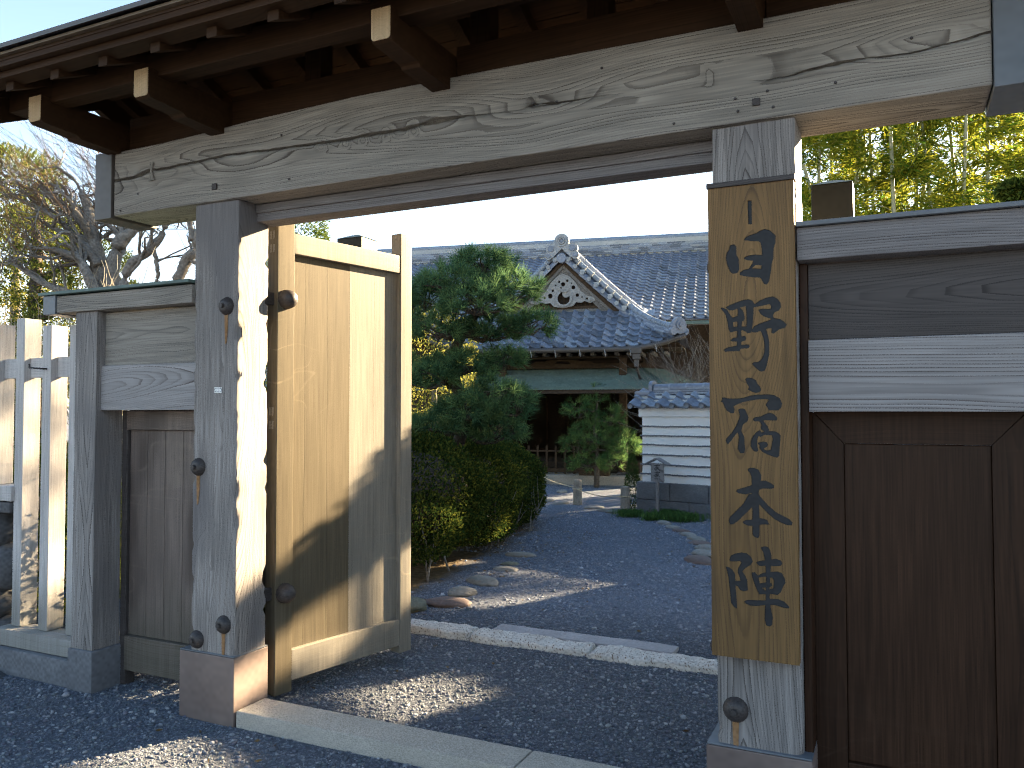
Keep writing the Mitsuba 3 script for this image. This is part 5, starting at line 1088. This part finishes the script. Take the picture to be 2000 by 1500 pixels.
for i, (x, y, r, n, lab) in enumerate(((-0.62, 8.76, .2, 420, 'grassy lilyturf tuft at the foot of the dark rope post'), (-0.2, 8.5, .17, 320, 'small grassy lilyturf tuft in front of the notice post'), (-0.1, 8.98, .22, 420, 'grassy lilyturf tuft against the wall base behind the notice post'), (0.2, 8.62, .26, 900, 'broad grassy lilyturf clump nearest the edging stones'))):
    tuft(x, y, r, n, 0.10, 70 + i, lab)

def grow(rng, p, d, L, r, depth, out, tips, up=0.1, spread=0.6, nchild=(2, 3), curl=0.35, shrink=0.72, lean=(0, 0, 0)):
    n = 6; pts = [p]; dd = d
    for i in range(n - 1):
        dd = unit(dd + curl * rng.normal(size=3) / n ** .5 + np.array([0, 0, up]) / n + np.array(lean) / n)
        pts.append(pts[-1] + dd * L / (n - 1))
    pts = np.array(pts)
    out.append(tube(pts, np.linspace(r, r * 0.68, n), 6 if r > .03 else (5 if r > .012 else 3), cap=r > .03))
    if depth == 0: tips.append((pts[-1], dd)); return
    for j in range(rng.integers(nchild[0], nchild[1] + 1)):
        q = pts[rng.integers(2, n)] if j else pts[-1]
        grow(rng, q, unit(dd + spread * rng.normal(size=3)), L * shrink * rng.uniform(.75, 1.2), r * 0.62, depth - 1, out, tips, up, spread, nchild, curl, shrink, lean)
def bare(name, lab, bases, seed, L, r, depth, mat, twig_mat, tw, cat_='tree', **kw):
    rng = np.random.default_rng(seed); k = thing(name, lab, cat_)
    out, tips = [], []
    for b, d in bases: grow(rng, np.array(b, float), unit(np.array(d, float)), L, r, depth, out, tips, **kw)
    put(part('trunk', k), cat(out[:len(bases)]), mat, smooth=True)
    put(part('branches', k), cat(out[len(bases):]), mat, smooth=True)
    tws = []
    for p, d in tips:
        for j in range(tw[0]):
            d2 = unit(d * 0.6 + np.array(tw[2]) + 0.45 * rng.normal(size=3))
            p0 = p - d * rng.uniform(0, .25)
            l = tw[1] * rng.uniform(.4, 1.2)
            t = np.linspace(0, 1, 5)[:, None]
            pts = p0 + d2 * l * t + 0.06 * l * np.array([0, 0, 1]) * t * t + 0.03 * l * rng.normal(size=(5, 3)) * t
            tws.append(tube(pts, np.linspace(0.0042, 0.0018, 5), 3, cap=False))
    put(part('twigs', k, 'fine leafless shoots'), cat(tws), twig_mat)
bare('bare_shrub', 'tangled leafless shrub with pale twigs above the white wall', [((0.2 + .1 * i, 10.4 + .1 * i, 0.3), (0.15 * (i - 3), 0.1, 1)) for i in range(6)], 41, 1.2, 0.025, 3, 'bark_dark', 'bark_gray', (4, 0.8, (-0.25, -0.1, 0.5)), cat_='shrub', spread=0.8, up=0.2, shrink=0.62)

# trees left of the gate
def limb_tree(name, lab, limbs, seed, sub, shoots, sdir, smat):
    """a pruned tree: limbs given as (points, thick, thin); side branches and long straight shoots grow from them."""
    rng = np.random.default_rng(seed); k = thing(name, lab, 'tree')
    main, out, tips, tws = [], [], [], []
    for i, (p, r0, r1) in enumerate(limbs):
        p = np.array(p, float); t = np.linspace(0, 1, 26); u = np.linspace(0, 1, len(p))
        q = np.stack([np.interp(t, u, p[:, j]) for j in range(3)], -1)
        q[1:-1] = (q[:-2] + q[1:-1] * 2 + q[2:]) / 4
        q += 0.03 * np.stack([fb(np.stack([t * 7 + i * 5, t * 0 + j * 4, t * 0], -1), seed + j) for j in range(3)], -1)
        rr = np.linspace(r0, r1, 26) * (1 + 0.5 * fb(q * 14, seed + i))
        main.append(tube(q, rr, 8))
        for n in range(sub):
            j = rng.integers(7, 26)
            d = unit(q[min(j + 1, 25)] - q[j - 1] + 0.9 * rng.normal(size=3) * 0.12 + np.array(sdir) * 0.06)
            grow(rng, q[j], d, 0.42, rr[j] * 0.45, 2, out, tips, up=0.15, spread=0.7, nchild=(2, 3), curl=0.6, shrink=0.62, lean=np.array(sdir) * 0.5)
    put(part('trunk', k), cat(main), 'bark_gray', smooth=True)
    put(part('branches', k), cat(out), 'bark_gray', smooth=True)
    for p, d in tips:
        for n in range(shoots):
            d2 = unit(0.5 * d + np.array(sdir) + 0.32 * rng.normal(size=3)); l = rng.uniform(.25, .95)
            t = np.linspace(0, 1, 4)[:, None]
            tws.append(tube(p + d2 * l * t + 0.05 * l * np.array([0, 0, 1]) * t * t, np.linspace(0.003, 0.0014, 4), 3, cap=False))
    put(part('twigs', k, 'fine leafless shoots'), cat(tws), smat)
limb_tree('bare_tree', 'pruned leafless tree with knobbly gray limbs and long reddish shoots left of the gate', [
    ([(-4.4, 2.8, 0), (-4.4, 2.75, 1.6), (-4.43, 2.71, 2.78), (-4.45, 2.69, 2.97), (-4.52, 2.65, 3.18), (-4.57, 2.62, 3.4), (-4.6, 2.6, 3.63), (-4.62, 2.59, 3.76), (-4.67, 2.56, 3.9)], .15, .035),
    ([(-4.36, 2.66, 2.6), (-4.31, 2.65, 3.06), (-4.23, 2.68, 3.37), (-4.15, 2.71, 3.44), (-4.07, 2.75, 3.52), (-3.95, 2.8, 3.75)], .085, .04),
    ([(-4.35, 2.6, 2.7), (-4.45, 2.47, 3.01), (-4.53, 2.43, 3.18), (-4.65, 2.37, 3.24), (-4.9, 2.31, 3.3)], .06, .025),
    ([(-4.57, 2.62, 3.4), (-4.69, 2.56, 3.63), (-4.82, 2.49, 3.76), (-4.94, 2.43, 3.84), (-5.1, 2.39, 3.98)], .05, .018),
    ([(-4.6, 2.66, 3.55), (-4.63, 2.69, 3.8), (-4.58, 2.71, 3.89), (-4.6, 2.7, 4.02)], .035, .012),
    ([(-4.43, 2.59, 3.11), (-4.55, 2.52, 3.32), (-4.68, 2.46, 3.46), (-4.81, 2.39, 3.6), (-5.0, 2.33, 3.72)], .05, .018),
    ([(-4.43, 2.7, 2.6), (-4.7, 2.5, 2.8), (-5.0, 2.35, 2.95), (-5.3, 2.2, 3.2)], .05, .02)], 45, 7, 2, (-0.8, -0.1, 0.62), 'twig_red')
limb_tree('bare_tree', 'smaller leafless tree with bent gray limbs close against the left gate post', [
    ([(-3.44, 2.1, 0), (-3.5, 2.1, 1.5), (-3.44, 2.08, 2.64), (-3.43, 2.08, 2.83), (-3.34, 2.11, 3.0), (-3.24, 2.16, 3.05), (-3.17, 2.19, 3.12), (-3.08, 2.23, 3.28), (-3.04, 2.24, 3.41), (-2.97, 2.27, 3.55)], .06, .02),
    ([(-3.2, 2.12, 1.2), (-2.95, 2.13, 2.2), (-2.84, 2.14, 2.62), (-2.8, 2.15, 2.82), (-2.75, 2.17, 2.95), (-2.67, 2.21, 3.05), (-2.64, 2.22, 3.25)], .06, .04),
    ([(-3.17, 2.19, 3.12), (-3.13, 2.21, 2.95), (-3.15, 2.21, 2.8)], .022, .014), ([(-2.69, 2.19, 3.15), (-2.7, 2.18, 3.38), (-2.62, 2.2, 3.55)], .03, .014)], 46, 3, 1, (0.1, 0, 0.3), 'bark_gray')
ev = dict(dark=(0.03, 0.055, 0.015), light=(0.2, 0.22, 0.05), L=0.075, W=0.026)
leafy('evergreen_tree', 'layered evergreen tree behind the leafless tree at the left edge', 'tree', [(-8.7, 4.4, 5.1, .75, .7, .38), (-8.6, 4.5, 4.25, .95, .8, .3), (-9.3, 5.4, 4.75, .6, .6, .35), (-8.6, 4.6, 3.5, .9, .7, .33), (-7.7, 5.0, 3.9, .5, .6, .25), (-8.2, 5.1, 2.9, 1.0, .8, .4), (-7.4, 5.3, 3.3, .5, .5, .25), (-9.2, 4.9, 2.2, 1.3, 1.0, .5)], 21000, seed=51, trunk=cat([tube(wiggle((-8.5, 4.8, 0), (-8.6, 4.7, 5.0), 12, .2, 5), np.linspace(.16, .05, 12), 8)] + [tube(wiggle((-8.5, 4.8, z - .3), (x, y, z), 7, .1, 6), np.linspace(.06, .02, 7), 5) for x, y, z in ((-8.7, 4.4, 5), (-8.6, 4.5, 4.2), (-9.2, 5.3, 4.7), (-8.6, 4.6, 3.5), (-7.7, 5, 3.9), (-7.4, 5.3, 3.3))]), up=0.7, bark='bark_dark', **ev)
leafy('evergreen_tree', 'yellow green round topped tree at the far left edge under the eave', 'tree', [(-11.0, 5.8, 5.4, .8, .8, .8), (-11.2, 6, 4.2, 1.1, 1.1, 1.0), (-11.0, 6.2, 2.8, 1.4, 1.3, 1.2)], 9000, 0.08, 0.035, (0.1, 0.1, 0.02), (0.33, 0.28, 0.06), 52, trunk=tube([(-11, 6, 0), (-11, 6, 5)], [.15, .05], 7))
leafy('evergreen_tree', 'dense dark evergreen seen over the top rail of the open door leaf', 'tree', [(-6.25, 7.75, 4.75, .6, .6, .6), (-6.05, 7.7, 4.25, .55, .6, .55), (-6.6, 7.8, 3.4, 1.1, 1.1, .9), (-6.6, 7.5, 2.2, 1.2, 1.2, 1.0)], 16000, 0.07, 0.03, (0.03, 0.06, 0.015), (0.16, 0.2, 0.045), 53, trunk=tube([(-7, 7.8, 0), (-7.1, 7.8, 4.5)], [.14, .05], 7))
leafy('evergreen_tree', 'sunlit yellow green tree glimpsed through gaps in the large pine', 'tree', [(-4.2, 8.9, 2.6, .9, .8, .8), (-4.3, 9.2, 1.5, 1.1, 1.0, .8), (-3.9, 8.6, 1.0, .8, .8, .7)], 9000, 0.07, 0.035, (0.12, 0.14, 0.03), (0.4, 0.38, 0.1), 54, trunk=tube([(-4.2, 9, 0), (-4.2, 9, 2.6)], [.1, .03], 7), bsdf='leaf_thin')
leafy('hedge_shrub', 'yellow green clipped shrub behind the slatted fence', 'shrub', [(-3.6, 1.3, .75, .7, .6, .55), (-4.3, 1.7, .8, .8, .7, .6), (-2.6, 1.0, .45, .5, .4, .42), (-1.62, 0.95, .72, .38, .32, .55)], 20000, 0.045, 0.022, (0.05, 0.08, 0.015), (0.26, 0.26, 0.05), 55, trunk=tube([(-3.6, 1.3, 0), (-3.6, 1.3, .7)], [.03, .01], 5))
leafy('unseen_shrub', 'unseen low shrub behind the wicket door, placed to shade the ground there', 'shrub', [(-0.8, 0.95, .36, .5, .35, .42), (-0.4, 0.8, .25, .25, .25, .3)], 9000, 0.045, 0.022, (0.03, 0.05, 0.012), (0.1, 0.13, 0.03), 56, trunk=tube([(-0.8, 0.95, 0), (-0.8, 0.95, .35)], [.02, .008], 5))  # out of view, blocks the sun under the wicket door
bare('dry_shrub', 'dry straw coloured twiggy shrub glimpsed between the fence slats', [((-3.9 + .12 * i, 1.7 + .07 * i, 0), (0.05 * (i - 3), 0, 1)) for i in range(7)], 47, 1.1, 0.014, 3, 'twig_pale', 'twig_pale', (6, 0.45, (0, 0, 0.8)), cat_='shrub', spread=0.4, up=0.3)
NH = thing('neighbour_house', 'tan roofed house glimpsed behind the leafless trees', 'building')
put(part('roof', NH), (np.array([(-15.5, 10, 5.0), (-13.5, 15, 5.0), (-16.5, 10.5, 6.0), (-14.5, 15.5, 6.0), (-17.5, 11, 5.0), (-15.5, 16, 5.0)]) + [3.5, 1.5, -1.45], np.array([[0, 1, 3], [0, 3, 2], [2, 3, 5], [2, 5, 4], [0, 2, 4], [1, 5, 3]])), 'tan_roof')
put(part('wall', NH), (xf(gbox(-0.9, 0.9, -2.6, 2.6, 0, 3.7, L=2, b=0), rotz(-22, (-12.0, 14.5, 0)))), 'mortar')

# bamboo grove beyond the right wing
rng = np.random.default_rng(61)
spots = [(1.5, 15.4), (2.0, 16.2), (2.25, 15.2), (2.7, 16.6), (3.1, 15.5), (3.45, 16.4), (3.9, 15.3), (4.25, 16.0), (4.7, 15.6), (5.1, 16.8), (5.5, 15.9), (1.0, 16.6), (1.75, 17.2), (4.5, 17.3), (3.2, 17.6), (5.9, 17.0), (2.5, 17.8)]
for i, (x, y) in enumerate(spots):
    k = thing('bamboo', 'tall bamboo culm with yellow green leaves beyond the right wing wall', 'bamboo', 'bamboo grove beyond the right wing wall')
    h = rng.uniform(9.0, 11.0); lean = rng.normal(size=2) * 0.35
    t = np.linspace(0, 1, 30)
    p = np.stack([x + lean[0] * t ** 2 * 2, y + lean[1] * t ** 2 * 2, h * t], -1)
    r = np.linspace(0.062, 0.02, 30) * (1 + 0.08 * (np.arange(30) % 2))
    put(part('culm', k), tube(p, r, 8), 'culm', smooth=True)
    C_, D_, br = [], [], []
    for j in range(9, 29):
        for q in range(2):
            a = rng.uniform(0, 2 * np.pi); d = np.array([math.cos(a), math.sin(a), 0.45])
            L = rng.uniform(.5, 1.2) * (1.1 - 0.4 * j / 29)
            s = np.linspace(0, 1, 6)[:, None]
            b = p[j] + d * L * s - np.array([0, 0, .4]) * L * s * s
            br.append(tube(b, np.linspace(.007, .002, 6), 3, cap=False))
            n = int(130 * L)
            u = rng.uniform(.45, 1.05, (n, 1))
            c = p[j] + d * L * u - np.array([0, 0, .4]) * L * u * u + rng.normal(size=(n, 3)) * .1
            C_.append(c); D_.append(unit(np.array([d[0], d[1], -0.35]) + 0.55 * rng.normal(size=(n, 3))))
    put(part('branches', k), cat(br), 'culm')
    c = np.vstack(C_)
    m, cc = leaf_cards(c, np.vstack(D_), 0.22 * rng.uniform(.7, 1.3, len(c)), 0.04, rng, tone(rng, len(c), (0.06, 0.14, 0.015), (0.4, 0.38, 0.045)) * (0.5 + 1.3 * (fb(c * 2, 7)[:, None] + .3)))
    put(part('leaves', k), m, 'leaf_thin', color=cc)

# evergreens out of view but for a few tips, placed to shade the gateway
def shade_tree(lab, blobs, seed, n=9000, L=0.09, W=0.05, dk=(0.03, 0.06, 0.015), lt=(0.1, 0.14, 0.03)):
    b = blobs[0]
    leafy('shading_tree', lab, 'tree', blobs, n, L, W, dk, lt, seed, trunk=tube([(b[0], b[1], 0), (b[0], b[1], b[2])], [.1, .04], 7), inner=0.3, up=0.5)
def SP(s): return 4.785 + 0.8796 * s, 8.85 - 0.4756 * s
def pads(rows): return [(*SP(s), z, r, r, rz) for s, z, r, rz in rows]
shade_tree('unseen tall evergreen behind the right gate post, placed to shade the large pine', [(1.2, 9.4, 3.9, .55, .5, 1.0), (1.15, 9.45, 5.0, .5, .45, 0.9)], 81, 9000)  # out of view, placed to keep sun off the large pine
G1 = [(s, 4.42, .2, .13) for s in np.arange(-0.35, 1.6, 0.25)] + [(s, 3.87, .2, .1) for s in np.arange(0.0, 1.6, 0.25)] + [(-0.37, 3.52, .27, .27), (0.78, 3.6, .27, .27), (1.2, 3.6, .27, .27)]
G1 += [(s, z, .24, .37) for s in np.arange(-1.0, 1.75, 0.26) for z in (3.08, 2.5)] + [(s, 4.0, .3, .5) for s in (0.85, 1.3, 1.7)]  # pads and gaps arranged to form the sun patches on door and ground
shade_tree('layered evergreen mostly out of view over the right wing coping, its pads set to shade the gateway', pads(G1), 82, 90000, lt=(0.16, 0.19, 0.035))
shade_tree('unseen evergreen behind the white wall, its pads set to shade the path', pads([(-1.2, 3.2, .25, .16), (-1.7, 3.25, .25, .14), (-2.1, 3.2, .25, .16), (-0.9, 2.6, .2, .4), (-2.7, 3.0, .3, .5)]), 83, 9000)
shade_tree('unseen evergreen farther along behind the right wing wall, placed for its shade', pads([(2.2, 2.7, .5, 1.0), (3.2, 2.4, .6, 1.0)]), 84, 9000)
for i, (x, y, h, lab) in enumerate(((5.6, 1.6, 5.4, 'unseen shading evergreen nearest the street behind the closed side door'), (6.3, 3.6, 6.0, 'second unseen shading evergreen from the street behind the right wing'), (6.9, 5.6, 5.2, 'third unseen shading evergreen from the street behind the right wing'), (8.8, 3.0, 7.0, 'tallest unseen shading evergreen deep to the right of the gate'))):
    shade_tree(lab, [(x, y, h * .55, 1.1, 1.1, h * .45)], 90 + i, 9000, 0.16, 0.08)  # out of view, placed to cut sky light on the open door leaf
shade_tree('unseen small tree behind the signboard post, placed to shape the shadow on the door leaf', [(1.83, 4.69, 2.73, .28, .28, .28), (2.0, 4.6, 2.5, .26, .26, .24)], 88, 5500, 0.06, 0.03)  # out of view, blocks sun to form the slanting shadow on the leaf


# dry leaves dropped on the gravel and under the shrub
rng = np.random.default_rng(99)
n = 420
x = np.where(rng.random(n) < .6, rng.uniform(-1.6, -0.3, n), rng.uniform(-2.2, 2.3, n)); y = np.where(x < -0.3, rng.uniform(2.3, 7, n), rng.uniform(-1.2, 7.5, n))
c = np.stack([x, y, gz(x, y) + 0.012], -1); a = rng.uniform(0, 2 * np.pi, n)
m, cc = leaf_cards(c, np.stack([np.cos(a), np.sin(a), rng.uniform(-.1, .3, n)], -1), 0.035 * rng.uniform(.5, 1.3, n), 0.013, rng, tone(rng, n, (.1, .06, .03), (.3, .22, .11)))
k = thing('fallen_leaves', 'dry brown leaves scattered over the gravel and under the shrub', 'leaves'); labels[k]['kind'] = 'stuff'
put(k, m, 'leaf_thin', color=cc)
